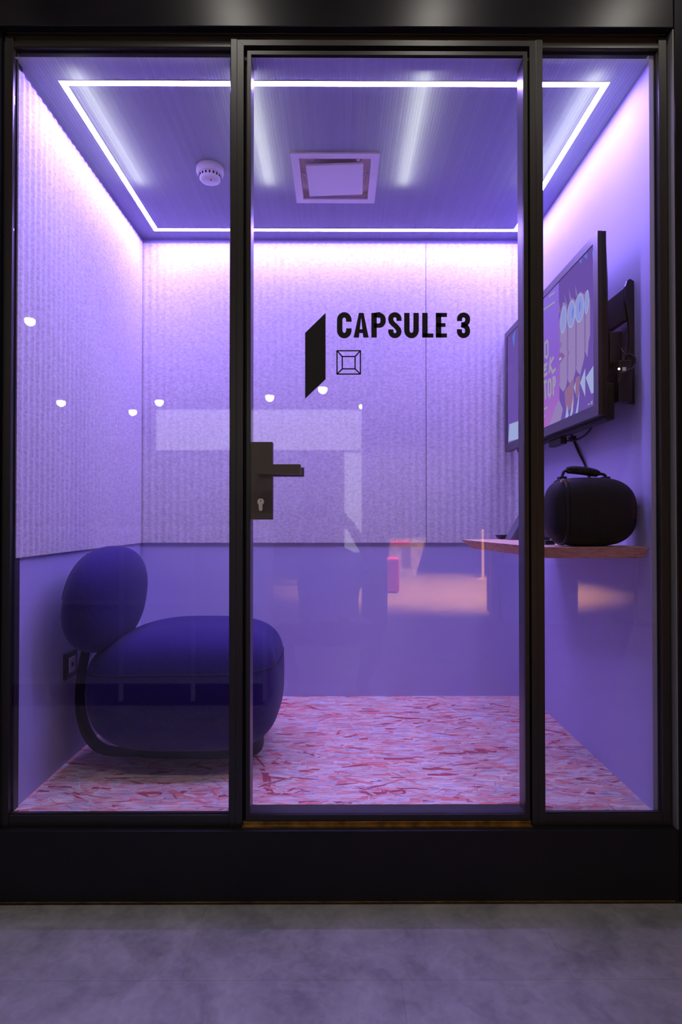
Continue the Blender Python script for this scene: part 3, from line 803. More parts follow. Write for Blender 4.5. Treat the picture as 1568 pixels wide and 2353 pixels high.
for k in range(9):
    t = 2 + int((n_ - 5) * k / 8); p = gp_pts[t]
    for dz in (-0.004, 0.004):
        bm = bmesh.new(); box(bm, p.x - 0.0030, p.x + 0.0030, p.y - 0.0142, p.y - 0.0115, p.z + dz - 0.0028, p.z + dz + 0.0028, 0.0008)
        obj('weave_block', bm, 'black_matt', grip)
for k in range(2):
    q = (-0.088, 0.046)[k]; v = cp(q, 0); bm = bmesh.new(); box(bm, v[0] - 0.011, v[0] + 0.011, v[1] - 0.012, v[1] + 0.012, ht - 0.006 - 0.004 * (k == 1) - 0.005 * (k == 0), ht + 0.003, 0.002)
    obj('handle_anchor', bm, 'black_matt', cs)
pz = case_pt(-0.70, math.radians(118), 1.02)
bm = bmesh.new(); box(bm, pz[0] - 0.012, pz[0] + 0.010, pz[1] - 0.006, pz[1] + 0.002, pz[2] - 0.002, pz[2] + 0.004, 0.001)
obj('zip_puller', bm, 'steel', cs)

# things beside the case
ty = Y(2.395); tx = X(1158, 2.395)
tr = empty('small_tray', (tx, ty, ST)); tag(tr, 'small black flared tray at the far end of the shelf', 'tray')
bm = bmesh.new()
def fr_(h, s): return [(tx - 0.030 * s, ty - 0.022 * s, h), (tx + 0.030 * s, ty - 0.022 * s, h), (tx + 0.030 * s, ty + 0.022 * s, h), (tx - 0.030 * s, ty + 0.022 * s, h)]
rg = [[bm.verts.new(p) for p in fr_(hh_, s_)] for hh_, s_ in ((ST + 0.0005, 0.72), (ST + 0.017, 1.0), (ST + 0.017, 0.90), (ST + 0.006, 0.68))]
for a, b in zip(rg, rg[1:]):
    for k in range(4): bm.faces.new((a[k], a[(k + 1) % 4], b[(k + 1) % 4], b[k]))
bm.faces.new(rg[0][::-1]); bm.faces.new(rg[-1])
obj('tray_body', bm, 'black_plastic', tr)
bm = bmesh.new(); lathe(bm, [(0, 0.0065), (0.012, 0.0065), (0.012, 0.009), (0, 0.009)], (tx, ty, ST), 20); obj('inset_disc', bm, 'black_matt', tr)
# sloping device stand half hidden behind the post
sx0, sx1 = X(1172, 2.3), X(1262, 2.3); sy_ = Y(2.30)
stn = empty('device_stand', ((sx0 + sx1) / 2, sy_, ST)); tag(stn, 'slate wedge-shaped device stand on the shelf behind the door post', 'stand')
bm = bmesh.new(); prism(bm, [(sx0, ST + 0.0004), (sx0 + 0.002, ST + 0.006), (sx0 + 0.085, ST + 0.150), (sx0 + 0.094, ST + 0.156), (sx1 - 0.01, ST + 0.150), (sx1, ST + 0.0004)], 'y', sy_ - 0.01, sy_ + 0.07)
obj('wedge', bm, 'tablet', stn)
part('foot', 'black_plastic', stn, [(sx0 + 0.03, sx1 - 0.006, sy_ - 0.03, sy_ - 0.0105, ST + 0.0004, ST + 0.012)], 0.002)
part('side_knob', 'steel', stn, [(sx1 - 0.012, sx1 + 0.002, sy_ - 0.02, sy_ - 0.0105, ST + 0.07, ST + 0.08)], 0.002)
ad = part('power_adapter', 'black_plastic', None, [(X(1254, 1.86), X(1277, 1.86), Y(1.862), Y(1.89), ST + 0.0005, ST + 0.014)], 0.003)
tag(ad, 'tiny black power adapter lying beside the zip case', 'adapter')

# ------------------------------------------------------------------ television
TX = 0.780
tn, tf = Y(1.757), Y(2.748); tz0, tz1 = CZ + 0.312, CZ + 0.868
tv = empty('television', (TX + 0.03, (tn + tf) / 2, tz0))
tag(tv, 'wall-mounted flat television showing a purple poster screen', 'television')
bm = bmesh.new()
sn, sf, s0, s1 = Y(1.790), Y(2.715), CZ + 0.346, CZ + 0.842
# bezel ring facing -x
def yz_ring(bm, a, b, x0, x1):
    (y0, y1, z0, z1), (u0, u1, v0, v1) = a, b
    for q in ([(y0, z0), (y1, z0), (u1, v0), (u0, v0)], [(y1, z0), (y1, z1), (u1, v1), (u1, v0)], [(y1, z1), (y0, z1), (u0, v1), (u1, v1)], [(y0, z1), (y0, z0), (u0, v0), (u0, v1)]):
        prism(bm, q, 'x', x0, x1)
yz_ring(bm, (tn, tf, tz0, tz1), (sn, sf, s0, s1), TX, TX + 0.012)
obj('bezel', bm, 'tv_bezel', tv)
bm = bmesh.new(); box(bm, TX + 0.0121, TX + 0.026, tn + 0.0005, tf - 0.0005, tz0 + 0.0005, tz1 - 0.0005)
obj('back_cover', bm, 'black_plastic', tv)
bm = bmesh.new()
q0 = [(tn + 0.002, tz0 + 0.004), (tf - 0.002, tz0 + 0.004), (tf - 0.002, tz1 - 0.03), (tn + 0.002, tz1 - 0.03)]
q1 = [(tn + 0.03, tz0 + 0.012), (tf - 0.03, tz0 + 0.012), (tf - 0.03, tz1 - 0.14), (tn + 0.03, tz1 - 0.14)]
prism(bm, q0, 'x', TX + 0.0262, TX + 0.044, pts1=q1)
obj('rear_bulge', bm, 'black_matt', tv)
part('lower_housing', 'black_matt', tv, [(TX + 0.0262, TX + 0.055, tn + 0.012, tf - 0.10, tz0 - 0.012, tz0 + 0.10)], 0.004)

# the picture on the screen
def screen_grad():
    m, nt, out = newmat('screen_picture_ground')
    ge = N(nt, 'ShaderNodeNewGeometry'); sp_ = N(nt, 'ShaderNodeSeparateXYZ'); nt.links.new(ge.outputs['Position'], sp_.inputs[0])
    r = N(nt, 'ShaderNodeMapRange'); r.inputs[1].default_value = s0; r.inputs[2].default_value = s1
    nt.links.new(sp_.outputs[2], r.inputs[0])
    cr = N(nt, 'ShaderNodeValToRGB'); nt.links.new(r.outputs[0], cr.inputs[0])
    cr.color_ramp.elements[0].color = (0.42, 0.15, 0.56, 1); cr.color_ramp.elements[1].color = (0.24, 0.14, 0.74, 1)
    e = cr.color_ramp.elements.new(0.45); e.color = (0.25, 0.11, 0.62, 1)
    em = N(nt, 'ShaderNodeEmission'); em.inputs[1].default_value = 0.95; nt.links.new(cr.outputs[0], em.inputs[0])
    gl = N(nt, 'ShaderNodeBsdfGlossy'); gl.inputs[0].default_value = (0.05, 0.05, 0.05, 1); gl.inputs['Roughness'].default_value = 0.2
    ad_ = N(nt, 'ShaderNodeAddShader'); nt.links.new(em.outputs[0], ad_.inputs[0]); nt.links.new(gl.outputs[0], ad_.inputs[1])
    nt.links.new(ad_.outputs[0], out.inputs[0]); return m
M['screen'] = screen_grad()
M['s_hair'] = emit('screen_hair', (0.155, 0.085, 0.43), 1.0)
M['s_skin'] = emit('screen_skin', (0.32, 0.23, 0.52), 1.0)
M['s_skin2'] = emit('screen_skin_shade', (0.25, 0.16, 0.46), 1.0)
M['s_lens'] = emit('screen_lens', (0.29, 0.31, 0.76), 1.0)
M['s_white'] = emit('screen_white', (0.37, 0.43, 0.75), 1.0)
M['s_dark'] = emit('screen_cloth', (0.13, 0.10, 0.30), 1.0)
M['s_neck'] = emit('screen_neck', (0.30, 0.15, 0.32), 1.0)
M['s_text'] = emit('screen_text', (0.34, 0.34, 0.46), 1.0)
M['s_blue'] = emit('screen_blue', (0.12, 0.20, 0.75), 1.0)
M['s_lip'] = emit('screen_lip', (0.24, 0.12, 0.36), 1.0)
scr = part('screen', 'screen', tv, [(TX + 0.004, TX + 0.0118, sn, sf, s0, s1)])
layer = [0]
def SP(px, py):
    a, b = ray(px, py); D = TX / a; return (Y(D), CZ + b * D)
def patch(nm, pts, mat):
    layer[0] += 1; bm = bmesh.new()
    P2 = [SP(*p) for p in pts]
    P2 = [(min(max(a, sn), sf), min(max(b, s0), s1)) for a, b in P2]
    xx = TX + 0.004 - 0.00006 * layer[0]
    vs = [bm.verts.new((xx, a, b)) for a, b in P2]
    bm.faces.new(vs); bmesh.ops.triangulate(bm, faces=bm.faces[:])
    return obj(nm, bm, mat, scr)
# photo field (right part of the picture) is dark hair; face in vertical slices over it
patch('picture_field', [(1282, 640), (1363, 560), (1363, 940), (1284, 985), (1290, 935), (1284, 900)], 's_hair')
patch('picture_field', [(1165, 740), (1197, 700), (1197, 1030), (1165, 1030)], 's_hair')
slices = [(1283, 1301), (1302, 1320.5), (1321.5, 1341), (1342, 1354)]
tops = [(738, 700), (712, 690), (690, 676), (672, 690)]; bots = [(884, 878), (870, 852), (846, 820), (806, 770)]
for (a, b), (t0, t1), (b0, b1) in zip(slices, tops, bots):
    patch('face_slice', [(a, t0), ((a + b) / 2, min(t0, t1) - 6), (b, t1), (b, b1), (b - 3, b1 + 14), ((a + b) / 2, max(b0, b1) + 16), (a + 3, b0 + 8), (a, b0)], 's_skin')
for (a, b), (t0, t1), (b0, b1) in zip(slices, tops, bots):
    patch('face_shade', [(a, t0 + (b0 - t0) * .12), (a + 2.2, t0 + (b0 - t0) * .12), (a + 2.2, b0 - 6), (a, b0)], 's_skin2')
def lens_(cx, cy, rx, ry, mat='s_lens', tilt=0.0):
    return [(cx + rx * math.cos(t) + tilt * ry * math.sin(t), cy - ry * math.sin(t)) for t in [2 * math.pi * k / 20 for k in range(20)]]
for cx, cy, rx, ry in ((1293, 735, 6.5, 32), (1311, 722, 9, 32), (1330, 708, 10.5, 34), (1347, 694, 5, 28)):
    patch('spectacle_rim', lens_(cx, cy, rx, ry, tilt=0.06), 's_white'); patch('spectacle_lens', lens_(cx, cy, rx - 1.6, ry - 3.5, tilt=0.06), 's_lens')
for cx in (1315, 1331): patch('lens_glint', lens_(cx, 705 if cx > 1320 else 718, 1.3, 13, tilt=0.1), 's_blue')
patch('nose', lens_(1287, 792, 2.5, 7), 's_skin2'); patch('lips', [(1284, 812), (1291, 810), (1297, 818), (1292, 826), (1284, 838)], 's_lip'); patch('teeth', [(1284, 823), (1290, 820), (1288, 827), (1284, 829)], 's_white')
patch('lips', [(1302, 804), (1308, 808), (1306, 816), (1302, 816)], 's_skin2')
for pts in ([(1295, 672), (1298, 700), (1302, 700)], [(1306, 662), (1308, 692), (1313, 689)], [(1320.5, 655), (1322, 682), (1327, 677)], [(1283, 690), (1283, 720), (1288, 718)]): patch('fringe_gap', pts, 's_skin2')
patch('neck', [(1296, 900), (1318, 868), (1318, 930), (1300, 950)], 's_neck'); patch('neck', [(1322, 868), (1332, 862), (1330, 910), (1324, 915)], 's_neck')
patch('collar', [(1332, 880), (1344, 846), (1344, 912)], 's_white'); patch('collar', [(1345, 868), (1364, 838), (1364, 902), (1358, 905)], 's_white')
patch('collar', [(1318, 890), (1322, 876), (1322, 906)], 's_white')
for pts in ([(1298, 968), (1303, 930), (1306, 955), (1304, 965)], [(1309, 962), (1317, 908), (1316, 945), (1313, 960)], [(1322, 955), (1331, 898), (1329, 930), (1327, 953)]): patch('shirt_stripe', pts, 's_white')
patch('hand', [(1262, 985), (1276, 935), (1284, 918), (1289, 930), (1293, 940), (1288, 965), (1280, 982)], 's_skin')
patch('far_collar', [(1168, 1015), (1170, 975), (1197, 965), (1197, 1008)], 's_white'); patch('far_face', [(1190, 860), (1197, 820), (1197, 930), (1191, 905)], 's_skin')
patch('far_glint', [(1177, 775), (1184, 757), (1181, 800)], 's_blue'); patch('glint', [(1330, 600), (1337, 594), (1335, 606)], 's_blue'); patch('glint', [(1341, 589), (1349, 581), (1349, 596)], 's_blue'); patch('glint', [(1360, 580), (1363, 570), (1363, 602)], 's_blue')
patch('far_glint', [(1172, 1020), (1197, 1012), (1197, 1016), (1172, 1023)], 's_white')
# words
def sstroke(nm, pts, wd):
    pts = [SP(*p) for p in pts]; layer[0] += 1
    bm = bmesh.new(); xx = TX + 0.004 - 0.00006 * layer[0]
    for a, b in zip(pts, pts[1:]):
        a, b = Vector(a), Vector(b); t = (b - a).normalized(); n_ = Vector((-t.y, t.x)) * wd / 2; a = a - t * wd * .25; b = b + t * wd * .25
        bm.faces.new([bm.verts.new((xx, q.x, q.y)) for q in (a + n_, a - n_, b - n_, b + n_)])
    return obj(nm, bm, 's_text', scr)
wt = 0.012
sstroke('letter', [(1241, 792), (1247, 787)], wt); sstroke('letter', [(1244, 790), (1244, 835)], wt)
sstroke('letter', [(1254, 787), (1257, 783), (1259, 788), (1259, 816), (1256, 822), (1252, 818), (1252, 790), (1254, 787)], wt)
sstroke('letter', [(1257, 836), (1249, 842), (1249, 864), (1257, 858)], wt); sstroke('letter', [(1249, 851), (1255, 847)], wt)
sstroke('letter', [(1265, 822), (1262, 855)], wt); sstroke('letter', [(1272, 821), (1263, 838), (1270, 856), (1276, 848)], wt)
sstroke('letter', [(1247, 880), (1256, 876)], wt); sstroke('letter', [(1252, 878), (1254, 915)], wt)
sstroke('letter', [(1262, 874), (1265, 873), (1266, 879), (1266, 903), (1263, 911), (1260, 905), (1260, 880), (1262, 874)], wt)
sstroke('letter', [(1271, 868), (1272, 906)], wt); sstroke('letter', [(1271, 868), (1275, 868), (1276, 876), (1275, 884), (1271, 888)], wt)
for a in ((1262, 681, 1275, 672), (1249, 712, 1275, 694), (1249, 941, 1258, 936), (1249, 957, 1252, 956)):
    sstroke('small_print', [(a[0], a[1]), (a[2], a[3])], 0.007)
for a in ((1351, 930, 1355, 928), (1358, 924, 1362, 922), (1358, 928, 1362, 926)): sstroke('small_mark', [(a[0], a[1]), (a[2], a[3])], 0.004)

# wall mount behind the television
mt = empty('tv_mount', (WR, Y(1.81), CZ + 0.344)); tag(mt, 'black metal wall bracket holding the television', 'bracket')
part('wall_rail', 'black_plastic', mt, [(0.880, 0.894, Y(1.802), Y(2.60), CZ + 0.610, CZ + 0.714)], 0.003)
part('wall_rail', 'black_plastic', mt, [(0.880, 0.894, Y(1.802), Y(2.60), CZ + 0.374, CZ + 0.434)], 0.003)
bm = bmesh.new()
prism(bm, [(0.906, CZ + 0.729), (0.894, CZ + 0.736), (0.886, CZ + 0.731), (0.880, CZ + 0.714), (0.880, CZ + 0.664), (0.888, CZ + 0.614), (0.892, CZ + 0.569), (0.889, CZ + 0.524), (0.882, CZ + 0.494), (0.880, CZ + 0.444), (0.883, CZ + 0.354), (0.906, CZ + 0.349)][::-1], 'y', Y(1.790), Y(1.8015))
obj('end_bracket', bm, 'black_plastic', mt)
part('swivel_arm', 'black_plastic', mt, [(0.847, 0.8855, Y(1.825), Y(1.90), CZ + 0.486, CZ + 0.586), (0.830, 0.8855, Y(1.9), Y(2.3), CZ + 0.486, CZ + 0.586)], 0.004)
bx = empty('media_box', (0.869, Y(1.80), CZ + 0.359)); tag(bx, 'black media box with a lit pilot lamp behind the television', 'box')
b0 = part('case_body', 'black_plastic', bx, [(0.840, 0.879, Y(1.752), Y(1.789), CZ + 0.352, CZ + 0.476)], 0.003)
lx, lz = X(1425, 1.752), Z(847, 1.752)
bm = bmesh.new(); tube(bm, [(lx, Y(1.7515), lz), (lx, Y(1.7525), lz)], 0.0030, 14); obj('pilot_lamp', bm, 'pilot', bx)
part('sticker', 'white_print', bx, [(lx + 0.010, lx + 0.021, Y(1.7512), Y(1.752), lz - 0.006, lz + 0.005)])
part('plug', 'black_matt', bx, [(lx - 0.004, lx + 0.003, Y(1.742), Y(1.7525), lz - 0.042, lz - 0.012)], 0.002)
bm = bmesh.new(); tube(bm, smooth_path([(lx, Y(1.746), lz - 0.016), (lx + 0.020, Y(1.740), lz - 0.008), (X(1459, 1.76), Y(1.76), Z(842, 1.76)), (X(1462, 1.77), Y(1.77), Z(822, 1.77)), (X(1452, 1.78), Y(1.785), Z(812, 1.78)), (X(1436, 1.80), Y(1.79), Z(814, 1.79)), (0.874, Y(1.81), Z(800, 1.81))], 8), 0.0026, 8)
obj('lead', bm, 'black_matt', bx, True)

# cables under the television
cbx = part('cable_splitter', 'black_matt', None, [(TX + 0.03, TX + 0.055, Y(2.14), Y(2.26), CZ + 0.274, CZ + 0.2985)], 0.003)
tag(cbx, 'small black signal box hanging under the television edge', 'box')
def wp(px, py, x=None):
    x = x or WR - 0.006; a, b = ray(px, py); D = x / a; return (x, Y(D), CZ + b * D)
bm = bmesh.new(); tube(bm, smooth_path([wp(1311, 975, 0.86), wp(1308, 985, 0.88), wp(1318, 1010), wp(1330, 1038), wp(1342, 1062), wp(1350, 1082), wp(1356, 1110), wp(1357, 1160), wp(1356, 1225)], 8), 0.0042, 8)
o = obj('power_cable', bm, 'black_matt', None, True); tag(o, 'black cable running down the right wall from television to shelf', 'cable')
bm = bmesh.new(); tube(bm, smooth_path([wp(1277, 1008, 0.845), wp(1295, 1012, 0.85), wp(1320, 1012, 0.86), wp(1345, 1000, 0.865), wp(1360, 982, 0.865), wp(1362, 968, 0.86), wp(1357, 962, 0.85), wp(1352, 958, 0.845)], 8), 0.0036, 8)
o = obj('signal_cable', bm, 'black_matt', None, True); tag(o, 'thin black cable looping under the television', 'cable')
o2 = part('connector', 'black_matt', o, [(0.836, 0.856, Y(2.105), Y(2.135), CZ + 0.280, CZ + 0.2985)], 0.004)

# ------------------------------------------------------------------ the hall outside (seen on the floor and mirrored in the glass)
ho = part('floor_outside', 'concrete', None, [(-7, 7, -15.0, 0.06, -0.05, -0.003)])
struct(ho, 'grey concrete-look vinyl floor of the hall outside the booth', 'floor')
tile_mesh = {}
for r_, (ya, yb, off) in enumerate(((-0.297, 0.045, 0.55), (-0.897, -0.297, 0.146), (-1.497, -0.897, 0.60), (-2.097, -1.497, 0.146))):
    for k in range(-3, 3):
        xa = off + k * 0.92
        part('tile', 'concrete', ho, [(xa + 0.0002, xa + 0.9198, ya + 0.0002, yb - 0.0002, -0.003, 0.0)])
o = part('wall_hall_back', 'hall_wall', None, [(-7, 7, -15.1, -15.0, -0.05, HALL_H)])
struct(o, 'grey far wall of the hall mirrored in the glass', 'wall')
o = part('wall_hall_left', 'hall_wall', None, [(-7.1, -7, -15, -0.0, -0.05, HALL_H)]); struct(o, 'left wall of the hall outside', 'wall')
o = part('wall_hall_right', 'hall_wall', None, [(7, 7.1, -15, -0.0, -0.05, HALL_H)]); struct(o, 'right wall of the hall outside', 'wall')
o = part('ceiling_hall', 'hall_ceiling', None, [(-7, 7, -15, 0.06, HALL_H, HALL_H + 0.05)]); struct(o, 'dark hall ceiling with spot lamps', 'ceiling')

def spot_lamp(x, y, label, watt=0.0, size=70, col=(1, 0.93, 0.85), r=0.05, aim=None, lens=-0.165):
    t = empty('spot_lamp', (x, y, HALL_H)); tag(t, label, 'lamp', 'spot lamps on the hall ceiling')
    bm = bmesh.new(); lathe(bm, [(0, 0), (0.02, 0), (0.02, -0.05), (r + 0.012, -0.05), (r + 0.015, -0.16), (r + 0.004, -0.16), (r, lens - 0.002 + 0.03), (0, lens - 0.002 + 0.03)], (x, y, HALL_H - 0.0005), 20)
    obj('hood', bm, 'black_matt', t, 40)
    bm = bmesh.new()
    if lens > -0.1: lathe(bm, [(0, lens), (r - 0.002, lens), (r - 0.002, lens + 0.008), (0, lens + 0.008)], (x, y, HALL_H), 20)
    else: lathe(bm, [(0, lens - r)] + [(r * math.sin(a), lens - r * math.cos(a)) for a in [math.radians(15 * q) for q in range(1, 8)]] + [(0, lens + r * 0.3)], (x, y, HALL_H), 20)
    obj('lens', bm, 'lamp', t)
    if watt:
        ld = bpy.data.lights.new('spot', 'SPOT'); ld.energy = watt; ld.color = col; ld.spot_size = math.radians(size); ld.spot_blend = 0.6; ld.shadow_soft_size = 0.04
        lo = bpy.data.objects.new('spot', ld); COL.objects.link(lo); lo.parent = t; lo.matrix_parent_inverse = t.matrix_world.inverted()
        lo.location = (x, y, HALL_H - (0.19 if lens > -0.1 else 0.30))
        if aim: lo.rotation_euler = (Vector(aim) - lo.location).to_track_quat('-Z', 'Y').to_euler()
    return t
for k, x in enumerate((-1.40, -0.455, 0.41, 1.23)):
    spot_lamp(x, -0.92, ['leftmost spot lamp in the row above the booth front', 'second spot lamp from the left above the booth front', 'third spot lamp from the left above the booth front', 'rightmost spot lamp in the row above the booth front'][k], 11 if k else 26, 150 if k else 100, lens=-0.085, aim=None if k else (-1.15, -1.9, 0.3))
def mirror_spot(px, py):
    a, b = ray(px, py); D = (HALL_H - 0.27 - CZ) / b; return a * D, -(D - CD)
for k, (px, py) in enumerate(((68, 744), (140, 929), (305, 950), (366, 928), (620, 917), (742, 899), (835, 938))):
    x, y = mirror_spot(px, py)
    spot_lamp(x, y, ['spot lamp mirrored high on the left felt panel', 'faint spot lamp mirrored on the left felt panel', 'spot lamp mirrored beside the felt corner', 'spot lamp mirrored just right of the felt corner', 'spot lamp mirrored left of the door mark', 'spot lamp mirrored below the door mark', 'dim spot lamp mirrored under the cube symbol'][k], r=0.07 if k else 0.05, lens=-0.235)

# ------------------------------------------------------------------ hall furniture mirrored in the glass
def MR(px, py, D):
    a, b = ray(px, py); return a * D, -(D - CD), CZ + b * D
def mbox(px0, px1, py0, py1, D, depth=0.1):
    x0, y, z1 = MR(px0, py0, D); x1, _, z0 = MR(px1, py1, D)
    return (x0, x1, y - depth, y, z0, z1)
M['glow_panel'] = emit('glow_panel_face', (1.0, 0.97, 1.0), 1.5)  # own glow in place of light falling on white hall surfaces
M['red'] = plain('red_upholstery', (0.75, 0.06, 0.05), 0.6)
M['paper'] = plain('poster_paper', (0.32, 0.32, 0.38), 0.7, noise=(9, 0.5))
M['pale_bar'] = plain('pale_lacquer', (0.62, 0.60, 0.62), 0.5)
M['grey_front'] = plain('grey_laminate', (0.45, 0.45, 0.48), 0.6)
M['pillar'] = plain('pillar_paint', (0.12, 0.12, 0.13), 0.6)
M['orange'] = plain('orange_fabric', (0.80, 0.22, 0.06), 0.7, noise=(14, 0.6))

# glow added for a bright white wall band, built as a hanging lightbox
lb = empty('glow_panel', MR(595, 985, 9.0)); tag(lb, 'long white lightbox standing in for a bright white wall, mirrored behind the door handle', 'glow_panel')
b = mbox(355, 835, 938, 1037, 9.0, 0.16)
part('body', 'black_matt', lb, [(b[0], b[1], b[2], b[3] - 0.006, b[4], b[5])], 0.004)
part('glow_face', 'glow_panel', lb, [(b[0] + 0.02, b[1] - 0.02, b[3] - 0.0058, b[3], b[4] + 0.02, b[5] - 0.02)])
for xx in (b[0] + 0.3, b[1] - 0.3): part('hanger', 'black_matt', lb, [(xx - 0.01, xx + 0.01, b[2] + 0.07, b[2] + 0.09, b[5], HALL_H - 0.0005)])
# glowing upright under it, added in place of a lit white pillar
bn = empty('glow_upright', (MR(812, 1225, 9.3)[0], MR(812, 1225, 9.3)[1], 0)); tag(bn, 'tall narrow glowing panel standing in for a lit white pillar, mirrored right of the handle', 'banner')
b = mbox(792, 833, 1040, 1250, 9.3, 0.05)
part('glow_face', 'glow_panel', bn, [(b[0], b[1], b[2], b[3], 0.55, b[5])])
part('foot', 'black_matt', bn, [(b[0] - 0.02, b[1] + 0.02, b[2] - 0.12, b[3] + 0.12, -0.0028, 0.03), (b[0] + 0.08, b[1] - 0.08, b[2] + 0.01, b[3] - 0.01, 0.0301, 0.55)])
# pillars
for k, (p0, p1, D, lab) in enumerate(((834, 891, 5.75, 'dark square pillar mirrored beside the photographer'), (1130, 1152, 6.1, 'slim pale pillar mirrored below the shelf tip'))):
    b = mbox(p0, p1, 1000, 1440, D, 0.25 if k == 0 else 0.1)
    o = part('pillar', 'pillar' if k == 0 else 'pale_bar', None, [(b[0], b[1], b[2], b[3], -0.0028, HALL_H - 0.0005)], 0.004); tag(o, lab, 'pillar')
# counter beside the slim pillar
b = mbox(1153, 1330, 1322, 1428, 6.0, 0.6)
ct = empty('counter', ((b[0] + b[1]) / 2, b[2], 0)); tag(ct, 'dark reception counter mirrored under the shelf', 'counter')
part('front', 'pillar', ct, [(b[0], b[1], b[2], b[3], 0.05, 0.62)], 0.004)
part('top', 'grey_front', ct, [(b[0] - 0.02, b[1] + 0.02, b[2] - 0.02, b[3] + 0.02, 0.6202, 0.65)], 0.004)
part('plinth', 'black_matt', ct, [(b[0] + 0.03, b[1] - 0.03, b[2] + 0.03, b[3] - 0.03, -0.0028, 0.0498)])
# red cube stool, leaning poster board, pole
b = mbox(889, 919, 1284, 1356, 8.55, 0.4)
o = empty('cube_stool', ((b[0] + b[1]) / 2, b[2], 0)); tag(o, 'red upholstered cube stool mirrored beside the dark pillar', 'stool')
part('seat', 'red', o, [(b[0], b[1], b[2], b[3], 0.02, b[5])], 0.02)
part('foot', 'black_matt', o, [(b[0] + 0.03, b[1] - 0.03, b[2] + 0.03, b[3] - 0.03, -0.0028, 0.0198)])
b = mbox(893, 968, 1246, 1310, 11.0, 0.03)
pb = empty('poster_board', ((b[0] + b[1]) / 2, b[2], 0)); tag(pb, 'pale poster board leaning in the hall, mirrored behind the red stool', 'poster')
bm = bmesh.new(); prism(bm, [(b[0], 0.0), (b[1] - 0.1, 0.0), (b[1] + 0.1, 0.72), (b[0] + 0.02, 0.72)], 'y', b[2], b[3]); obj('board', bm, 'paper', pb)
part('dark_print', 'pillar', pb, [(b[0] + 0.25, b[0] + 0.42, b[3], b[3] + 0.002, 0.15, 0.55)]); part('red_print', 'red', pb, [(b[0] + 0.05, b[0] + 0.4, b[3], b[3] + 0.002, 0.60, 0.69)])
x, y, z = MR(1110, 1240, 10.5)
o = empty('rope_post', (x, y, 0)); tag(o, 'thin pale barrier post mirrored left of the slim pillar', 'post')
bm = bmesh.new(); lathe(bm, [(0, 0), (0.12, 0), (0.12, 0.015), (0.025, 0.03), (0.022, 0.85), (0.03, 0.87), (0, 0.9)], (x, y, -0.0028), 20); obj('pole', bm, 'pale_bar', o, 40)
# cube shelving to the left of the photographer
D0 = 3.40; xs = [MR(p, 1400, D0)[0] for p in (-60, 110, 277, 443, 608)]; zs = [MR(400, p, D0)[2] for p in (1563, 1386, 1215)]
yf = -(D0 - CD)
cu = empty('cube_shelving', ((xs[0] + xs[-1]) / 2, yf - 0.17, 0)); tag(cu, 'low grey cube shelving mirrored across the lounge chair', 'shelving')
t_ = 0.011
for xx in xs: part('upright', 'pale_bar', cu, [(xx - t_, xx + t_, yf - 0.34, yf, 0.03, zs[2])])
for zz in zs: part('shelf_board', 'pale_bar', cu, [(xs[i] + t_, xs[i + 1] - t_, yf - 0.34, yf - 0.002, zz - t_ * (2 if zz == zs[0] else 1), zz + t_) for i in range(4)])
part('back_panel', 'grey_front', cu, [(xs[0] - t_, xs[-1] + t_, yf - 0.36, yf - 0.3402, 0.03, zs[2])])
for i in range(4):
    for j in range(2):
        part('door_front', 'grey_front', cu, [(xs[i] + t_ + .003, xs[i + 1] - t_ - .003, yf - 0.03, yf - 0.012, zs[j] + t_ + .003, zs[j + 1] - t_ - .003)])
part('plinth', 'black_matt', cu, [(xs[0] + t_ + .001, xs[-1] - t_ - .001, yf - 0.32, yf - 0.012, 0.0008, zs[0] - 2 * t_ - 0.001)])
# narrow orange banner far right
b = mbox(1453, 1473, 925, 1192, 6.0, 0.04)
o = empty('wall_banner', ((b[0] + b[1]) / 2, b[2], 0)); tag(o, 'narrow orange patterned banner mirrored at the right wall edge', 'banner')
part('cloth', 'orange', o, [(b[0], b[1], b[3] - 0.006, b[3], b[4], b[5])]); part('pole', 'black_matt', o, [((b[0] + b[1]) / 2 - 0.01, (b[0] + b[1]) / 2 + 0.01, b[3] - 0.03, b[3] - 0.0062, 0.02, b[5])]); part('foot', 'black_matt', o, [(b[0] - 0.1, b[1] + 0.1, b[3] - 0.2, b[3] + 0.1, -0.0028, 0.0198)])
# warm light over the far floor, mirrored low in the door
fx, fy, _ = MR(1090, 1345, 8.2)
spot_lamp(fx + 0.6, fy - 0.3, 'warm orange spot lamp over the far hall floor', 7000, 84, (1.0, 0.44, 0.14), aim=(fx, fy - 0.8, 0), lens=-0.085)
spot_lamp(4.2, -4.2, 'warm spot lamp washing the right hall wall', 700, 80, (1.0, 0.45, 0.22), aim=(6.9, -4.4, 1.2), lens=-0.085)

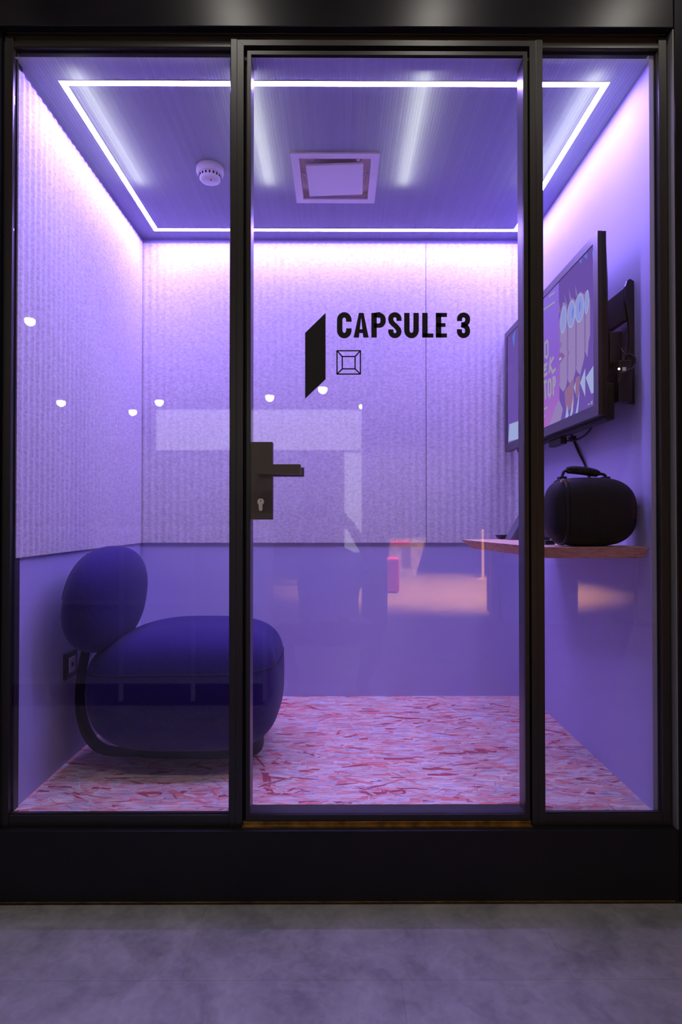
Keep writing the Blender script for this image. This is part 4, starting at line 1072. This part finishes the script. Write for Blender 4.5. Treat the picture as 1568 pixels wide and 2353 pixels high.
# ------------------------------------------------------------------ the photographer, crouching behind the camera (mirrored faintly in the door)
M['jacket'] = plain('grey_jacket', (0.38, 0.37, 0.39), 0.85, 0, 0.2, noise=(12, 0.2))
M['trousers'] = plain('dark_trousers', (0.03, 0.03, 0.04), 0.85, 0, 0.2)
M['skin'] = plain('skin', (0.55, 0.33, 0.24), 0.55, 0, 0.35)
M['hair'] = plain('dark_hair', (0.03, 0.02, 0.015), 0.6, bump=(120, 0.6, 0.004))
M['shoe'] = plain('dark_shoe', (0.03, 0.03, 0.03), 0.5)
PX, PY = -0.065, -2.04
HO = 0.055   # hands and camera sit right of the body axis
def skin_body():
    V, R_, E, idx = [], [], [], {}
    def v(n, x, y, z, r): idx[n] = len(V); V.append((PX + x, y, z)); R_.append(r)
    def e(*ns):
        for a, b in zip(ns, ns[1:]): E.append((idx[a], idx[b]))
    v('pelvis', 0, PY - 0.06, 0.40, 0.150); v('waist', 0, PY - 0.04, 0.52, 0.135); v('chest', 0, PY + 0.0, 0.68, 0.155); v('upper', 0, PY + 0.04, 0.80, 0.125)
    v('neck', 0, PY + 0.075, 0.90, 0.056); v('skull', 0, PY + 0.10, 0.975, 0.075); v('crown', 0, PY + 0.10, 1.10, 0.092); v('top', 0, PY + 0.085, 1.165, 0.06); v('chin', 0, PY + 0.155, 0.985, 0.040)
    e('pelvis', 'waist', 'chest', 'upper', 'neck', 'skull', 'crown', 'top'); e('skull', 'chin')
    for s_, t in ((-1, 'l'), (1, 'r')):
        v('sh' + t, s_ * 0.185, PY + 0.03, 0.80, 0.070); v('el' + t, s_ * (0.235 if s_ < 0 else 0.27), PY + 0.12, 0.83 if s_ > 0 else 0.73, 0.048); v('wr' + t, HO + s_ * 0.095, PY + 0.235, 1.015, 0.031); v('pa' + t, HO + s_ * 0.078, PY + 0.272, 1.055, 0.034)
        e('upper', 'sh' + t, 'el' + t, 'wr' + t, 'pa' + t)
        for k in range(4):
            a = 'f%d%s' % (k, t); zz = 1.085 - k * 0.019
            v(a + 'a', HO + s_ * 0.066, PY + 0.300, zz, 0.0098); v(a + 'b', HO + s_ * 0.045, PY + 0.318 - 0.004 * k, zz + 0.002, 0.0090); v(a + 'c', HO + s_ * 0.026, PY + 0.312 - 0.004 * k, zz + 0.001, 0.0080)
            e('pa' + t, a + 'a', a + 'b', a + 'c')
        v('tha' + t, HO + s_ * 0.072, PY + 0.246, 1.068, 0.0115); v('thb' + t, HO + s_ * 0.052, PY + 0.240, 1.080, 0.0095); e('pa' + t, 'tha' + t, 'thb' + t)
        v('hip' + t, s_ * 0.115, PY - 0.03, 0.36, 0.105); v('kn' + t, s_ * 0.265, PY + 0.30, 0.42, 0.072); v('ca' + t, s_ * 0.255, PY + 0.20, 0.24, 0.062); v('an' + t, s_ * 0.215, PY + 0.085, 0.085, 0.042); v('heel' + t, s_ * 0.21, PY + 0.06, 0.045, 0.040); v('toe' + t, s_ * 0.235, PY + 0.26, 0.036, 0.034)
        e('pelvis', 'hip' + t, 'kn' + t, 'ca' + t, 'an' + t, 'heel' + t, 'toe' + t)
    me = bpy.data.meshes.new('person'); me.from_pydata(V, E, [])
    o = bpy.data.objects.new('person', me); COL.objects.link(o)
    mod = o.modifiers.new('skin', 'SKIN'); mod.use_smooth_shade = True
    for i, sv in enumerate(me.skin_vertices[0].data): sv.radius = (R_[i] * (1.45 if i < 4 else 1), R_[i]); sv.use_root = (i == 0)
    sub = o.modifiers.new('sub', 'SUBSURF'); sub.levels = sub.render_levels = 2
    bpy.context.view_layer.update()
    ev = o.evaluated_get(bpy.context.evaluated_depsgraph_get())
    nm = bpy.data.meshes.new_from_object(ev)
    o.modifiers.clear(); o.data = nm
    for m_ in ('jacket', 'trousers', 'skin', 'shoe'): nm.materials.append(M[m_])
    for p in nm.polygons:
        c = p.center; p.use_smooth = True; ax = abs(c.x - PX)
        if c.z > 0.905 and ax < 0.12 and c.y < PY + 0.215: mi = 2
        elif c.y > PY + 0.232 and c.z > 0.98: mi = 2
        elif c.z < 0.09: mi = 3
        elif c.z < 0.46: mi = 1
        else: mi = 0
        p.material_index = mi
    return o
pe = skin_body(); tag(pe, 'crouching person in a grey jacket and dark trousers photographing the booth', 'person')
bm = bmesh.new()
bmesh.ops.create_uvsphere(bm, u_segments=28, v_segments=18, radius=1.0)
for v in bm.verts:
    c = v.co; k = 1.0
    if c.y > 0.15 and c.z < 0.45: k = 0.80
    if c.z < -0.35: k = 0.72
    v.co = Vector((PX + c.x * 0.100 * k, PY + 0.095 + c.y * 0.118 * k, 1.095 + c.z * 0.105 * k))
hr = obj('hair', bm, 'hair', pe, True)
for s_ in (-1, 1):
    bm = bmesh.new(); bmesh.ops.create_uvsphere(bm, u_segments=12, v_segments=8, radius=1.0)
    for v in bm.verts: v.co = Vector((PX + s_ * 0.094 + v.co.x * 0.012, PY + 0.10 + v.co.y * 0.020, 1.06 + v.co.z * 0.032))
    obj('ear', bm, 'skin', pe, True)
    bm = bmesh.new(); bmesh.ops.create_uvsphere(bm, u_segments=12, v_segments=8, radius=0.011)
    for v in bm.verts: v.co += Vector((PX + s_ * 0.032, PY + 0.186, 1.068))
    obj('eye', bm, 'plastic_white', pe, True)
bm = bmesh.new(); prism(bm, [(PX - 0.014, 1.025), (PX + 0.014, 1.025), (PX + 0.006, 1.065), (PX - 0.006, 1.065)], 'y', PY + 0.17, PY + 0.205, pts1=[(PX - 0.006, 1.028), (PX + 0.006, 1.028), (PX + 0.003, 1.06), (PX - 0.003, 1.06)])
obj('nose', bm, 'skin', pe, 40)
bm = bmesh.new(); tube(bm, smooth_path([(PX - 0.024, PY + 0.184, 0.998), (PX, PY + 0.194, 1.0), (PX + 0.024, PY + 0.184, 0.998)], 5), 0.0055, 8); obj('mouth', bm, 'red', pe, True)
# the camera in the hands, its lens just behind the viewpoint
pc = empty('photo_camera', (0, PY + 0.33, 1.04)); tag(pc, 'black camera held in both hands by the crouching person', 'camera')
part('body', 'black_plastic', pc, [(-0.062, 0.048, PY + 0.322, PY + 0.342, 1.042, 1.112)], 0.006)
part('viewfinder', 'black_plastic', pc, [(-0.025, 0.012, PY + 0.324, PY + 0.340, 1.1121, 1.130)], 0.004)
bm = bmesh.new(); tube(bm, [(0, PY + 0.3422, CZ), (0, PY + 0.348, CZ)], 0.026, 24); obj('lens_barrel', bm, 'black_matt', pc, 40)
